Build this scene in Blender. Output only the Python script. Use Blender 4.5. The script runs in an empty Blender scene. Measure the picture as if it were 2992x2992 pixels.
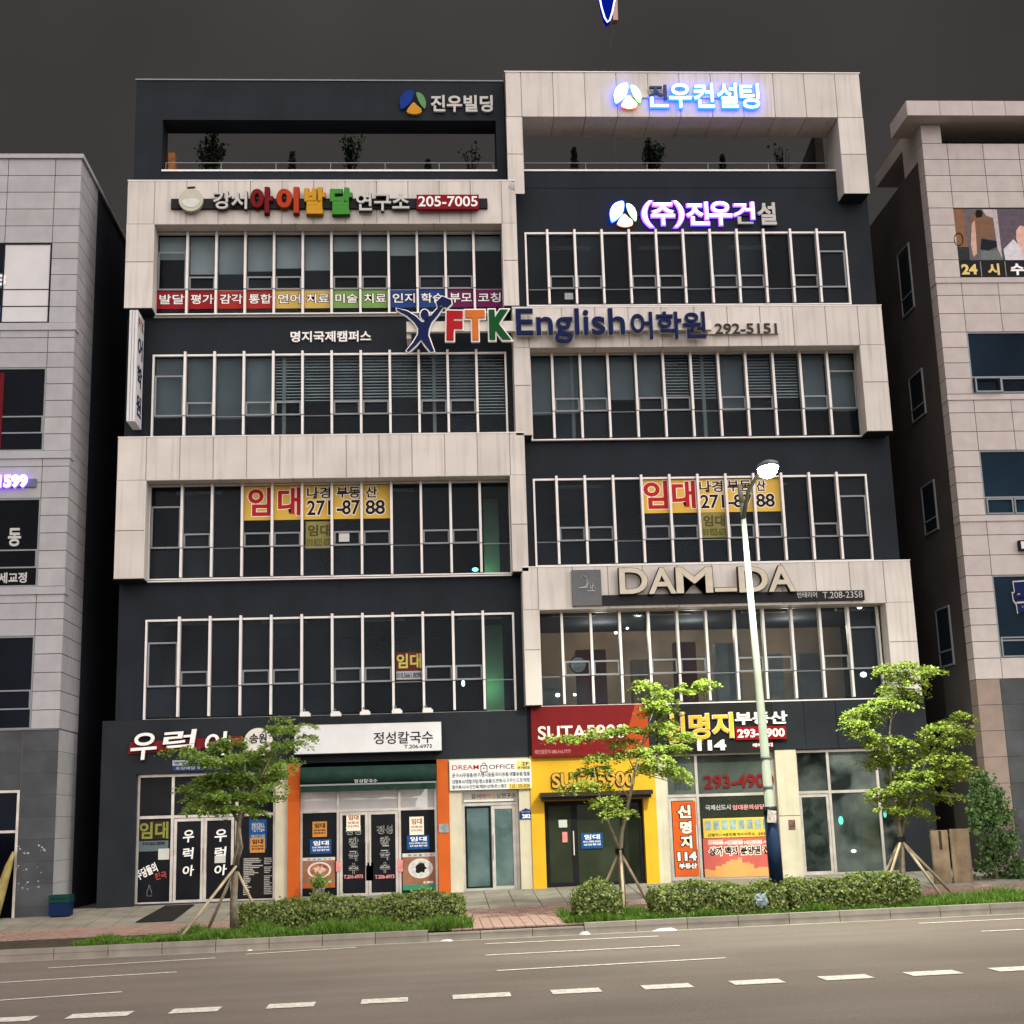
import bpy, math, random
from mathutils import Matrix, Vector
random.seed(11)
SC = bpy.context.scene
COL = SC.collection

# ------------------------------------------------------------------ camera
FPX = 4075.8                                   # focal length in pixels of the 2992 px photograph
yaw, pitch, roll = (math.radians(a) for a in (3.811, 12.412, 1.7286))
CAM = Vector((0.0, -36.0, 1.75))
fwd = Vector((math.sin(yaw)*math.cos(pitch), math.cos(yaw)*math.cos(pitch), math.sin(pitch)))
r0 = Vector((math.cos(yaw), -math.sin(yaw), 0.0)); d0 = fwd.cross(r0)
RIGHT = r0*math.cos(roll) + d0*math.sin(roll)
DOWN = d0*math.cos(roll) - r0*math.sin(roll)
cam = bpy.data.cameras.new('camera'); cam_ob = bpy.data.objects.new('camera', cam); COL.objects.link(cam_ob)
cam.sensor_width = 36.0; cam.lens = 36.0*FPX/2992; cam.clip_end = 6000; cam.clip_start = 0.1
mw = Matrix((( RIGHT.x, -DOWN.x, -fwd.x, CAM.x), (RIGHT.y, -DOWN.y, -fwd.y, CAM.y), (RIGHT.z, -DOWN.z, -fwd.z, CAM.z), (0, 0, 0, 1)))
cam_ob.matrix_world = mw
SC.camera = cam_ob

# ------------------------------------------------------------------ night sky, soft street light, exposure
world = bpy.data.worlds.new('World'); SC.world = world; world.use_nodes = True
nt = world.node_tree; bg = nt.nodes['Background']
sky = nt.nodes.new('ShaderNodeTexSky'); sky.sky_type = 'NISHITA'; sky.sun_disc = False
sky.sun_elevation = math.radians(-8); sky.sun_rotation = math.radians(150)
addn = nt.nodes.new('ShaderNodeMixRGB'); addn.blend_type = 'ADD'; addn.inputs[0].default_value = 1.0
addn.inputs[2].default_value = (0.455, 0.420, 0.405, 1)          # low cloud lit by the town
tcw = nt.nodes.new('ShaderNodeTexCoord'); cl = nt.nodes.new('ShaderNodeTexNoise'); cl.inputs['Scale'].default_value = 2.8; cl.inputs['Detail'].default_value = 3
clr = nt.nodes.new('ShaderNodeMapRange'); clr.inputs[1].default_value = .3; clr.inputs[2].default_value = .7; clr.inputs[3].default_value = .76; clr.inputs[4].default_value = 1.34
clm = nt.nodes.new('ShaderNodeMixRGB'); clm.blend_type = 'MULTIPLY'; clm.inputs[0].default_value = 1.0
nt.links.new(tcw.outputs['Generated'], cl.inputs['Vector']); nt.links.new(cl.outputs['Fac'], clr.inputs[0])
nt.links.new(sky.outputs[0], addn.inputs[1]); nt.links.new(addn.outputs[0], clm.inputs[1]); nt.links.new(clr.outputs[0], clm.inputs[2]); nt.links.new(clm.outputs[0], bg.inputs[0])
bg.inputs[1].default_value = 0.078
SUN_AZ, SUN_EL = math.radians(24), math.radians(36)            # from the right behind the camera
sun = bpy.data.lights.new('sun', 'SUN'); sun.energy = 4.8; sun.angle = math.radians(115); sun.color = (1.0, 0.915, 0.865)
sun_ob = bpy.data.objects.new('sun', sun); COL.objects.link(sun_ob)
tow = Vector((math.sin(SUN_AZ)*math.cos(SUN_EL), -math.cos(SUN_AZ)*math.cos(SUN_EL), math.sin(SUN_EL)))
sun_ob.rotation_euler = tow.to_track_quat('Z', 'Y').to_euler(); sun_ob.location = (20, -40, 40)
SC.view_settings.view_transform = 'Standard'; SC.view_settings.look = 'None'
SC.view_settings.exposure = 0.36; SC.view_settings.gamma = 1.0
SC.render.engine = 'CYCLES'; SC.cycles.use_denoising = True
SC.cycles.max_bounces = 6; SC.cycles.transparent_max_bounces = 16; SC.cycles.sample_clamp_indirect = 4.0
SC.cycles.caustics_reflective = False; SC.cycles.caustics_refractive = False

# ------------------------------------------------------------------ pixels to places
ZS = 1932/760.0
VIEWS = {'A': (300, 180, ZS), 'B': (1060, 180, ZS), 'C': (1800, 180, ZS), 'D': (300, 900, ZS), 'E': (1060, 900, ZS), 'F': (1800, 900, ZS),
         'G': (300, 1600, ZS), 'H': (1060, 1600, ZS), 'I': (1800, 1600, ZS), 'J': (300, 2050, ZS), 'K': (1060, 2050, ZS), 'L': (1800, 2050, ZS),
         'N': (0, 400, 1.932), 'O': (0, 1300, 2.148), 'P': (0, 2050, 2.576), 'Q': (2550, 250, 1.932), 'R': (2550, 1150, 2.147),
         'T': (2300, 2150, 2.792), 'U': (360, 2350, 3.864), 'W': (860, 2350, 3.864), 'X': (1950, 2350, 3.864), 'Y': (2700, 250, 2.972),
         'BL': (0, 2550, 1.288), 'BR': (1492, 2550, 1.288), 'S': (0, 0, 1.0)}
def ray(v, x, y):
    ox, oy, s = VIEWS[v]; x = ox + x/s; y = oy + y/s
    return RIGHT*(x-1496) + DOWN*(y-1496) + fwd*FPX
def at(v, x, y, Y):
    r = ray(v, x, y); return CAM + r*((Y-CAM.y)/r.y)
def atx(v, x, y, X):
    r = ray(v, x, y); return CAM + r*((X-CAM.x)/r.x)
def rect(v, x0, y0, x1, y1, Y):
    xm, ym = (x0+x1)/2, (y0+y1)/2
    return at(v, x0, ym, Y).x, at(v, x1, ym, Y).x, at(v, xm, y1, Y).z, at(v, xm, y0, Y).z
SLOPE = 0.0115
def gx(X): return 0.02 + SLOPE*max(-60, min(60, X))
def ground(X, Y):                                   # forecourt falls to the pavement, then level to the kerb
    if Y >= 0: d = 0
    elif Y > -3.4: d = 0.25*Y/3.4
    else: d = -0.25 + 0.012*(Y+3.4)
    return gx(X) + d
def atg(v, x, y, dz):
    P = None; r = ray(v, x, y); z = gx(0)+dz
    for i in range(15):
        P = CAM + r*((z-CAM.z)/r.z); z = gx(P.x)+dz
    return P

# ------------------------------------------------------------------ materials
def lin(c): return tuple(((v/255)/12.92 if v/255 <= .04045 else ((v/255+.055)/1.055)**2.4) for v in c)
MATS = {}
def mat(name, rgb, rough=0.6, var=0.12, scale=2.0, bump=0.0, bscale=40.0, metal=0.0, streak=0.0, lane=0.0, speck=0.0, rnd=0.0, spec=0.05, albedo=None, coat=0.0):
    """procedural surface: base colour (sRGB 0-255, or linear albedo) with cloudy variation, drip streaks and fine bump"""
    if name in MATS: return MATS[name]
    m = bpy.data.materials.new(name); m.use_nodes = True; t = m.node_tree; N = t.nodes; Lk = t.links
    p = N['Principled BSDF']; c = albedo or lin(rgb)
    p.inputs['Roughness'].default_value = rough; p.inputs['Metallic'].default_value = metal
    p.inputs['Specular IOR Level'].default_value = spec; p.inputs['Coat Weight'].default_value = coat
    geo = N.new('ShaderNodeNewGeometry')
    nz = N.new('ShaderNodeTexNoise'); nz.inputs['Scale'].default_value = scale; nz.inputs['Detail'].default_value = 5
    Lk.new(geo.outputs['Position'], nz.inputs['Vector'])
    mr = N.new('ShaderNodeMapRange'); mr.inputs[1].default_value = .3; mr.inputs[2].default_value = .7
    mr.inputs[3].default_value = 1-var; mr.inputs[4].default_value = 1+var
    Lk.new(nz.outputs['Fac'], mr.inputs[0]); val = mr.outputs[0]
    if rnd:
        oi = N.new('ShaderNodeObjectInfo'); m2 = N.new('ShaderNodeMapRange'); m2.inputs[3].default_value = 1-rnd; m2.inputs[4].default_value = 1+rnd
        Lk.new(oi.outputs['Random'], m2.inputs[0]); mu = N.new('ShaderNodeMath'); mu.operation = 'MULTIPLY'
        Lk.new(val, mu.inputs[0]); Lk.new(m2.outputs[0], mu.inputs[1]); val = mu.outputs[0]
    for amt, sc_, nsc in ((lane, (.06, 1.1, 1.0), 1.0), (speck, (1, 1, 1), 55.0)):
        if not amt: continue
        mp = N.new('ShaderNodeMapping'); mp.inputs['Scale'].default_value = sc_; Lk.new(geo.outputs['Position'], mp.inputs[0])
        n2 = N.new('ShaderNodeTexNoise'); n2.inputs['Scale'].default_value = nsc; n2.inputs['Detail'].default_value = 4; Lk.new(mp.outputs[0], n2.inputs['Vector'])
        m3 = N.new('ShaderNodeMapRange'); m3.inputs[1].default_value = .3; m3.inputs[2].default_value = .7; m3.inputs[3].default_value = 1-amt; m3.inputs[4].default_value = 1+amt; Lk.new(n2.outputs['Fac'], m3.inputs[0])
        mu = N.new('ShaderNodeMath'); mu.operation = 'MULTIPLY'; Lk.new(val, mu.inputs[0]); Lk.new(m3.outputs[0], mu.inputs[1]); val = mu.outputs[0]
    if streak:
        mp = N.new('ShaderNodeMapping'); mp.inputs['Scale'].default_value = (5.0, 5.0, 0.28)
        Lk.new(geo.outputs['Position'], mp.inputs[0]); n2 = N.new('ShaderNodeTexNoise'); n2.inputs['Scale'].default_value = 1.6; n2.inputs['Detail'].default_value = 4
        Lk.new(mp.outputs[0], n2.inputs['Vector']); m3 = N.new('ShaderNodeMapRange'); m3.inputs[1].default_value = .5; m3.inputs[2].default_value = .8
        m3.inputs[3].default_value = 1; m3.inputs[4].default_value = 1-streak; Lk.new(n2.outputs['Fac'], m3.inputs[0])
        mu = N.new('ShaderNodeMath'); mu.operation = 'MULTIPLY'; Lk.new(val, mu.inputs[0]); Lk.new(m3.outputs[0], mu.inputs[1]); val = mu.outputs[0]
    mx = N.new('ShaderNodeMixRGB'); mx.blend_type = 'MULTIPLY'; mx.inputs[0].default_value = 1; mx.inputs[1].default_value = (*c, 1)
    Lk.new(val, mx.inputs[2]); Lk.new(mx.outputs[0], p.inputs['Base Color'])
    if bump:
        n3 = N.new('ShaderNodeTexNoise'); n3.inputs['Scale'].default_value = bscale; n3.inputs['Detail'].default_value = 6
        Lk.new(geo.outputs['Position'], n3.inputs['Vector']); bp = N.new('ShaderNodeBump'); bp.inputs['Strength'].default_value = bump; bp.inputs['Distance'].default_value = .02
        Lk.new(n3.outputs['Fac'], bp.inputs['Height']); Lk.new(bp.outputs[0], p.inputs['Normal'])
    MATS[name] = m; return m
def emit(name, rgb, strength, basec=(.7, .7, .7)):
    if name in MATS: return MATS[name]
    m = bpy.data.materials.new(name); m.use_nodes = True; p = m.node_tree.nodes['Principled BSDF']
    p.inputs['Specular IOR Level'].default_value = 0; p.inputs['Base Color'].default_value = (*basec, 1); p.inputs['Emission Color'].default_value = (*lin(rgb), 1); p.inputs['Emission Strength'].default_value = strength
    MATS[name] = m; return m
def glass(name, tint, rough=0.03, milky=0.0, mcol=(150, 155, 150), mscale=1.5):
    m = bpy.data.materials.new(name); m.use_nodes = True; t = m.node_tree; N = t.nodes; Lk = t.links
    N.remove(N['Principled BSDF']); out = N['Material Output']
    tr = N.new('ShaderNodeBsdfTransparent'); tr.inputs[0].default_value = (*tint, 1)
    gl = N.new('ShaderNodeBsdfGlossy'); gl.inputs['Roughness'].default_value = rough; gl.inputs[0].default_value = (.9, .93, 1, 1)
    fr = N.new('ShaderNodeFresnel'); g0 = N.new('ShaderNodeNewGeometry'); im = N.new('ShaderNodeMath'); im.operation = 'MULTIPLY_ADD'
    im.inputs[1].default_value = 1/1.12-1.12; im.inputs[2].default_value = 1.12; Lk.new(g0.outputs['Backfacing'], im.inputs[0]); Lk.new(im.outputs[0], fr.inputs[0])   # same reflectance on both faces of the pane
    mx = N.new('ShaderNodeMixShader'); Lk.new(fr.outputs[0], mx.inputs[0]); Lk.new(tr.outputs[0], mx.inputs[1]); Lk.new(gl.outputs[0], mx.inputs[2])
    last = mx
    if milky:                                          # dust or whitewash smeared over the pane
        df = N.new('ShaderNodeBsdfDiffuse'); df.inputs[0].default_value = (*lin(mcol), 1)
        geo = N.new('ShaderNodeNewGeometry'); nz = N.new('ShaderNodeTexNoise'); nz.inputs['Scale'].default_value = mscale; nz.inputs['Detail'].default_value = 8; nz.inputs['Distortion'].default_value = .5
        Lk.new(geo.outputs['Position'], nz.inputs['Vector']); mr = N.new('ShaderNodeMapRange'); mr.inputs[1].default_value = .38; mr.inputs[2].default_value = .72; mr.inputs[3].default_value = 0.03; mr.inputs[4].default_value = milky
        Lk.new(nz.outputs['Fac'], mr.inputs[0]); oi = N.new('ShaderNodeObjectInfo'); o2 = N.new('ShaderNodeMapRange'); o2.inputs[3].default_value = .5; o2.inputs[4].default_value = 1.0 if milky > .2 else 2.6; Lk.new(oi.outputs['Random'], o2.inputs[0]); om = N.new('ShaderNodeMath'); om.operation = 'MULTIPLY'; Lk.new(mr.outputs[0], om.inputs[0]); Lk.new(o2.outputs[0], om.inputs[1]); m2 = N.new('ShaderNodeMixShader'); Lk.new(om.outputs[0], m2.inputs[0]); Lk.new(mx.outputs[0], m2.inputs[1]); Lk.new(df.outputs[0], m2.inputs[2]); last = m2
    Lk.new(last.outputs[0], out.inputs[0]); MATS[name] = m; return m
def leafmat(name, a, b, trans=0.35):
    m = bpy.data.materials.new(name); m.use_nodes = True; t = m.node_tree; N = t.nodes; Lk = t.links
    N.remove(N['Principled BSDF']); out = N['Material Output']
    geo = N.new('ShaderNodeNewGeometry'); nz = N.new('ShaderNodeTexNoise'); nz.inputs['Scale'].default_value = 9; nz.inputs['Detail'].default_value = 4
    Lk.new(geo.outputs['Position'], nz.inputs['Vector']); cr = N.new('ShaderNodeValToRGB'); cr.color_ramp.elements[0].position = .33; cr.color_ramp.elements[1].position = .68
    cr.color_ramp.elements[0].color = (*a, 1); cr.color_ramp.elements[1].color = (*b, 1); Lk.new(nz.outputs['Fac'], cr.inputs[0])
    d = N.new('ShaderNodeBsdfDiffuse'); tl = N.new('ShaderNodeBsdfTranslucent'); mx = N.new('ShaderNodeMixShader'); mx.inputs[0].default_value = trans
    Lk.new(cr.outputs[0], d.inputs[0]); Lk.new(cr.outputs[0], tl.inputs[0]); Lk.new(d.outputs[0], mx.inputs[1]); Lk.new(tl.outputs[0], mx.inputs[2])
    gl = N.new('ShaderNodeBsdfGlossy'); gl.inputs['Roughness'].default_value = .45; m2 = N.new('ShaderNodeMixShader'); m2.inputs[0].default_value = .02
    Lk.new(mx.outputs[0], m2.inputs[1]); Lk.new(gl.outputs[0], m2.inputs[2]); Lk.new(m2.outputs[0], out.inputs[0]); MATS[name] = m; return m

CREAM = mat('cream_panel', None, .55, .07, 1.3, streak=.24, rnd=.05, albedo=(.54, .505, .475), bump=.05)
CORE = mat('cream_backing', None, .7, .08, 1.5, albedo=(.36, .32, .29))
DARK = mat('charcoal_panel', None, .5, .15, .9, albedo=(.0155, .0195, .026), streak=.15)
DARK2 = mat('charcoal_fascia', None, .5, .15, .9, albedo=(.019, .022, .027), streak=.15)
ALU = mat('aluminium', None, .4, .06, 6, albedo=(.62, .60, .585), metal=.2)
SASH = mat('grey_sash', None, .45, .08, 6, albedo=(.20, .215, .23), metal=.2)
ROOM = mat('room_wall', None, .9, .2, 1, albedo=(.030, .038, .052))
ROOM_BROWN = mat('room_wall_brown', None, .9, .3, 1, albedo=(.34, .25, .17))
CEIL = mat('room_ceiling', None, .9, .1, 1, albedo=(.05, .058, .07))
GLASS = glass('window_glass', (.76, .80, .82), milky=.08, mcol=(72, 82, 92), mscale=.6)
GLASS_DK = glass('dark_glass', (.30, .34, .36))
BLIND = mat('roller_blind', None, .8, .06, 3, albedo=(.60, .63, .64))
BLIND_D = mat('shaded_blind', None, .8, .10, 3, albedo=(.20, .225, .24))  # darker roller blinds of the fourth floor
SLAT = mat('venetian_slat', None, .6, .1, 3, albedo=(.62, .66, .67))
WHITE = mat('white_board', None, .45, .05, 3, albedo=(.58, .58, .60))
BLACK = mat('black', None, .4, .1, 3, albedo=(.012, .012, .014))
FILM = mat('black_film', None, .12, .2, 2, albedo=(.010, .011, .014))
STEEL = mat('stainless', None, .32, .15, 4, albedo=(.50, .47, .43), metal=.6)
STONE_L = mat('grey_stone', None, .6, .07, 3, albedo=(.33, .33, .345), rnd=.05, bump=.05, streak=.06)
STONE_R = mat('pink_stone', None, .6, .07, 3, albedo=(.42, .38, .37), rnd=.05, bump=.05, streak=.06)
JOINT = mat('joint', None, .9, .1, 3, albedo=(.13, .125, .125))
DSTONE = mat('dark_stone', None, .35, .2, 2, albedo=(.058, .062, .068), rnd=.1)
ORANGE = mat('orange_paint', None, .45, .08, 2, albedo=(.44, .090, .016))
YELLOW = mat('yellow_paint', None, .4, .06, 2, albedo=(.54, .315, .022))
PILAST = mat('cream_pilaster', None, .6, .1, 2, albedo=(.47, .43, .33), streak=.16)

# ------------------------------------------------------------------ building blocks
def tag(o, label, cat, group=None):
    o['label'] = label; o['category'] = cat
    if group: o['group'] = group
    return o
def link(o, parent=None, loc=(0, 0, 0)):
    COL.objects.link(o); loc = Vector(loc)
    if parent is not None:
        o.parent = parent; o.location = loc - WORLD[parent.name]
    else: o.location = loc
    WORLD[o.name] = loc
    return o
WORLD = {}
def thing(name, label, cat, loc, group=None):
    o = bpy.data.objects.new(name, None); o.empty_display_size = .2
    link(o, None, loc); return tag(o, label, cat, group)
def mk(name, verts, faces, m, parent=None, loc=None, smooth=False):
    """one mesh object; verts in world space, origin moved to loc (default: centre of the box)"""
    if loc is None:
        xs = [v[0] for v in verts]; ys = [v[1] for v in verts]; zs = [v[2] for v in verts]
        loc = ((min(xs)+max(xs))/2, (min(ys)+max(ys))/2, min(zs) if parent is None else (min(zs)+max(zs))/2)
    me = bpy.data.meshes.new(name); me.from_pydata([(v[0]-loc[0], v[1]-loc[1], v[2]-loc[2]) for v in verts], [], faces)
    if smooth: me.polygons.foreach_set('use_smooth', [True]*len(me.polygons))
    for mm in (m if isinstance(m, (list, tuple)) else [m]): me.materials.append(mm)
    o = bpy.data.objects.new(name, me); return link(o, parent, loc)
def part(name, me, parent, loc):                     # shares mesh data
    return link(bpy.data.objects.new(name, me), parent, loc)
class MB:
    def __init__(s): s.v = []; s.f = []; s.mi = []
    def box(s, x0, x1, y0, y1, z0, z1, mi=0):
        b = len(s.v); s.v += [(x0, y0, z0), (x1, y0, z0), (x1, y1, z0), (x0, y1, z0), (x0, y0, z1), (x1, y0, z1), (x1, y1, z1), (x0, y1, z1)]
        s.f += [tuple(b+i for i in q) for q in ((3, 2, 1, 0), (4, 5, 6, 7), (0, 1, 5, 4), (1, 2, 6, 5), (2, 3, 7, 6), (3, 0, 4, 7))]; s.mi += [mi]*6; return s
    def hull8(s, pts, mi=0):                          # 8 points, bottom four then top four
        b = len(s.v); s.v += [tuple(p) for p in pts]
        s.f += [tuple(b+i for i in q) for q in ((3, 2, 1, 0), (4, 5, 6, 7), (0, 1, 5, 4), (1, 2, 6, 5), (2, 3, 7, 6), (3, 0, 4, 7))]; s.mi += [mi]*6; return s
    def poly(s, pts, y0, y1, mi=0):                   # outline (x,z) counter-clockwise seen from the street, thick in Y
        n = len(pts); b = len(s.v); s.v += [(p[0], y0, p[1]) for p in pts] + [(p[0], y1, p[1]) for p in pts]
        s.f.append(tuple(b+i for i in range(n))); s.f.append(tuple(b+n+i for i in reversed(range(n))))
        for i in range(n): j = (i+1) % n; s.f.append((b+i, b+n+i, b+n+j, b+j))
        s.mi += [mi]*(n+2); return s
    def tube(s, pts, rad, seg=8, mi=0, cap=True):
        pts = [Vector(p) for p in pts]; n = len(pts); rad = rad if isinstance(rad, (list, tuple)) else [rad]*n
        b = len(s.v)
        for i, p in enumerate(pts):
            d = (pts[min(i+1, n-1)]-pts[max(i-1, 0)]).normalized(); u = d.orthogonal().normalized() if abs(d.z) < .95 else Vector((1, 0, 0)); w = d.cross(u).normalized(); u = w.cross(d)
            for k in range(seg):
                a = 2*math.pi*k/seg; s.v.append(tuple(p + (u*math.cos(a)+w*math.sin(a))*rad[i]))
        for i in range(n-1):
            for k in range(seg):
                k2 = (k+1) % seg; s.f.append((b+i*seg+k, b+i*seg+k2, b+(i+1)*seg+k2, b+(i+1)*seg+k)); s.mi.append(mi)
        if cap: s.f.append(tuple(b+k for k in reversed(range(seg)))); s.f.append(tuple(b+(n-1)*seg+k for k in range(seg))); s.mi += [mi]*2
        return s
    def lathe(s, prof, c, seg=16, mi=0, sx=1, sy=1):   # profile (r,z) about a vertical axis at c
        b = len(s.v); n = len(prof)
        for r, z in prof:
            for k in range(seg): a = 2*math.pi*k/seg; s.v.append((c[0]+r*sx*math.cos(a), c[1]+r*sy*math.sin(a), c[2]+z))
        for i in range(n-1):
            for k in range(seg): k2 = (k+1) % seg; s.f.append((b+i*seg+k, b+i*seg+k2, b+(i+1)*seg+k2, b+(i+1)*seg+k)); s.mi.append(mi)
        s.f.append(tuple(b+k for k in reversed(range(seg)))); s.f.append(tuple(b+(n-1)*seg+k for k in range(seg))); s.mi += [mi]*2
        return s
    def build(s, name, m, parent=None, loc=None, smooth=False):
        o = mk(name, s.v, s.f, m, parent, loc, smooth)
        if isinstance(m, (list, tuple)) and len(m) > 1: o.data.polygons.foreach_set('material_index', s.mi)
        return o
BOXES = {}
def bx(name, x0, x1, y0, y1, z0, z1, m, parent=None):
    """a box part; alike boxes share one mesh"""
    k = (name, round(x1-x0, 3), round(y1-y0, 3), round(z1-z0, 3), m.name)
    if k not in BOXES:
        hx, hy, hz = (x1-x0)/2, (y1-y0)/2, (z1-z0)/2
        b = MB().box(-hx, hx, -hy, hy, -hz, hz); me = bpy.data.meshes.new(name); me.from_pydata(b.v, [], b.f); me.materials.append(m); BOXES[k] = me
    return part(name, BOXES[k], parent, ((x0+x1)/2, (y0+y1)/2, (z0+z1)/2))
def frame_mb(x0, x1, y0, y1, z0, z1, w, wb=None):
    b = MB(); wb = wb or w
    b.box(x0, x0+w, y0, y1, z0, z1); b.box(x1-w, x1, y0, y1, z0, z1); b.box(x0+w, x1-w, y0, y1, z1-w, z1); b.box(x0+w, x1-w, y0, y1, z0, z0+wb); return b

# ------------------------------------------------------------------ lettering (built-in font turned into meshes)
GL = {}
def glyphs(body, off, shear=0.0):
    k = (body, off, shear)
    if k not in GL:
        c = bpy.data.curves.new('text', 'FONT'); c.body = body; c.offset = off; c.extrude = .5; c.resolution_u = 4; c.shear = shear
        c.fill_mode = 'BOTH'
        o = bpy.data.objects.new('text', c); me = o.to_mesh()
        v = [tuple(p.co) for p in me.vertices]; f = [tuple(p.vertices) for p in me.polygons]
        o.to_mesh_clear(); bpy.data.objects.remove(o); bpy.data.curves.remove(c); GL[k] = (v, f)
    return GL[k]
def bounds(v): return min(p[0] for p in v), max(p[0] for p in v), min(p[1] for p in v), max(p[1] for p in v)
def lettering(name, body, r, Y, depth, m, parent, bold=.0, grow=.0, rot=0.0, shear=0.0, ref=None):
    """the words as one flat mesh filling r=(x0,x1,z0,z1) with its face at Y; grow (m) widens an outline"""
    v, f = glyphs(body, bold, shear); a = bounds(glyphs(ref or body, bold, shear)[0] if ref else v)
    x0, x1, z0, z1 = r; sx = (x1-x0)/(a[1]-a[0]); sz = (z1-z0)/(a[3]-a[2]); cx, cz = (x0+x1)/2, (z0+z1)/2
    if grow:
        v, f = glyphs(body, bold + grow/((sx+sz)/2), shear)
    out = []; cr, sr = math.cos(rot), math.sin(rot)
    for p in v:
        X = (p[0]-(a[0]+a[1])/2)*sx; Z = (p[1]-(a[2]+a[3])/2)*sz
        out.append((cx+X*cr-Z*sr, Y+depth*(.5-p[2]), cz+X*sr+Z*cr))
    return mk(name, out, f, m, parent)
def letters(body, r, Y, depth, m, parent, bold=.02, name='letter', mats=None, outline=None, ow=.02, shear=0.0):
    """one mesh per character, laid out as the font sets the word"""
    tot = bounds(glyphs(body, bold, shear)[0]); x0, x1, z0, z1 = r; sx = (x1-x0)/(tot[1]-tot[0]); sz = (z1-z0)/(tot[3]-tot[2]); res = []
    for i, ch in enumerate(body):
        if ch == ' ': continue
        right = bounds(glyphs(body[:i+1], bold, shear)[0])[1]; v, f = glyphs(ch, bold, shear); b = bounds(v); dx = right-b[1]
        def place(v, y, d): return [(x0+(p[0]+dx-tot[0])*sx, y+d*(.5-p[2]), z0+(p[1]-tot[2])*sz) for p in v]
        o = mk(name, place(v, Y, depth), f, mats[i] if mats else m, parent); res.append(o)
        if outline:
            v2, f2 = glyphs(ch, bold+ow/((sx+sz)/2), shear); mk(name+'_outline', place(v2, Y+depth*.5, depth*.6), f2, outline, o)
    return res
def px(v, a, Y): return rect(v, *a, Y)

# ================================================================== GROUND
ASPH = mat('asphalt', None, .85, .10, .35, bump=.5, bscale=90, albedo=(.145, .119, .106), lane=.08, speck=.22)  # reddish cast of the street light is put into the base colour
PAINT = mat('road_paint', None, .7, .30, 14, albedo=(.50, .47, .43), speck=.25)
KERB = mat('kerb_stone', None, .75, .14, 3, bump=.2, albedo=(.21, .19, .165), rnd=.08)
SLAB = mat('grey_paving', None, .8, .16, 2, bump=.2, albedo=(.215, .20, .165), rnd=.12)
PINK = mat('pink_paver', None, .8, .16, 4, bump=.2, albedo=(.27, .18, .15), rnd=.18)
BED = mat('soil', None, .95, .3, 6, bump=.4, albedo=(.055, .047, .036))
EARTH = mat('earth', None, .95, .2, .2, albedo=(.10, .095, .085))
def sheet(name, xs, ys, zf, m, kind='structure'):
    v = [(x, y, zf(x, y)) for y in ys for x in xs]; n = len(xs)
    f = [(j*n+i, j*n+i+1, (j+1)*n+i+1, (j+1)*n+i) for j in range(len(ys)-1) for i in range(n-1)]
    o = mk(name, v, f, m, None, (0, 0, 0)); o['kind'] = kind; return o
KY = -8.25                                            # kerb face
ROAD = -0.50
sheet('ground', [-3000, 3000], [-3000, 3000], lambda x, y: -1.6, EARTH)
sheet('road', [-60, -20, 20, 60], [-70, KY+.05], lambda x, y: gx(x)+ROAD, ASPH)
fore = sheet('forecourt', [-40, -14, 0, 18, 40], [-3.35, 0, 16], lambda x, y: ground(x, min(y, 0))-.035, JOINT)
pave = sheet('pavement', [-40, -14, 0, 18, 40], [-5.75, -3.35], lambda x, y: ground(x, y)-.03, JOINT)
sheet('planting_bed', [-40, -14, 0, 18, 40], [KY+.16, -5.75], lambda x, y: ground(x, y)-.02, BED)
# paving slabs of the forecourt, each its own piece, following the fall
def slab(name, x0, x1, y0, y1, th, m, parent, gap=.008, jz=.004):
    x0 += gap; x1 -= gap; y0 += gap; y1 -= gap; dz = random.uniform(-jz, jz)
    t = [(x0, y0), (x1, y0), (x1, y1), (x0, y1)]
    pts = [(x, y, ground(x, y)-th+dz) for x, y in t] + [(x, y, ground(x, y)+dz) for x, y in t]
    return MB().hull8(pts).build(name, m, parent)
x = -13.6
while x < 16.4:
    for k in range(5):
        if k or not(-7.9 < x < 12.6) or True: slab('paving_slab', x, x+.6, -3.3+k*.66, -3.3+(k+1)*.66, .04, SLAB, fore)
    x += .6
# small pink pavers: single pieces where they show, the rest joined
many = MB(); cnt = 0
x = -13.5; i = 0
while x < 17:
    for k in range(11):
        y0 = -5.72 + k*.215; off = .1 if k % 2 else 0
        if -0.1 < x < 5.0 and cnt < 290:
            slab('paver', x+off, x+off+.205, y0, y0+.212, .035, PINK, pave, .006, .005); cnt += 1
        else:
            a, b, c, d = x+off+.006, x+off+.199, y0+.006, y0+.206; dz = random.uniform(-.005, .005)
            t = [(a, c), (b, c), (b, d), (a, d)]
            many.hull8([(p, q, ground(p, q)-.035+dz) for p, q in t] + [(p, q, ground(p, q)+dz) for p, q in t])
    x += .205
x = 0.45
while x < 3.3:
    for k in range(11):
        a, b, c, d = x+.006, x+.199, -8.07+k*.21+.006, -8.07+k*.21+.206; t_ = [(a, c), (b, c), (b, d), (a, d)]
        many.hull8([(p, q, ground(p, q)-.035) for p, q in t_] + [(p, q, ground(p, q)) for p, q in t_])
    x += .205
o = many.build('pavers', PINK, pave); o['kind'] = 'stuff'
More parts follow.
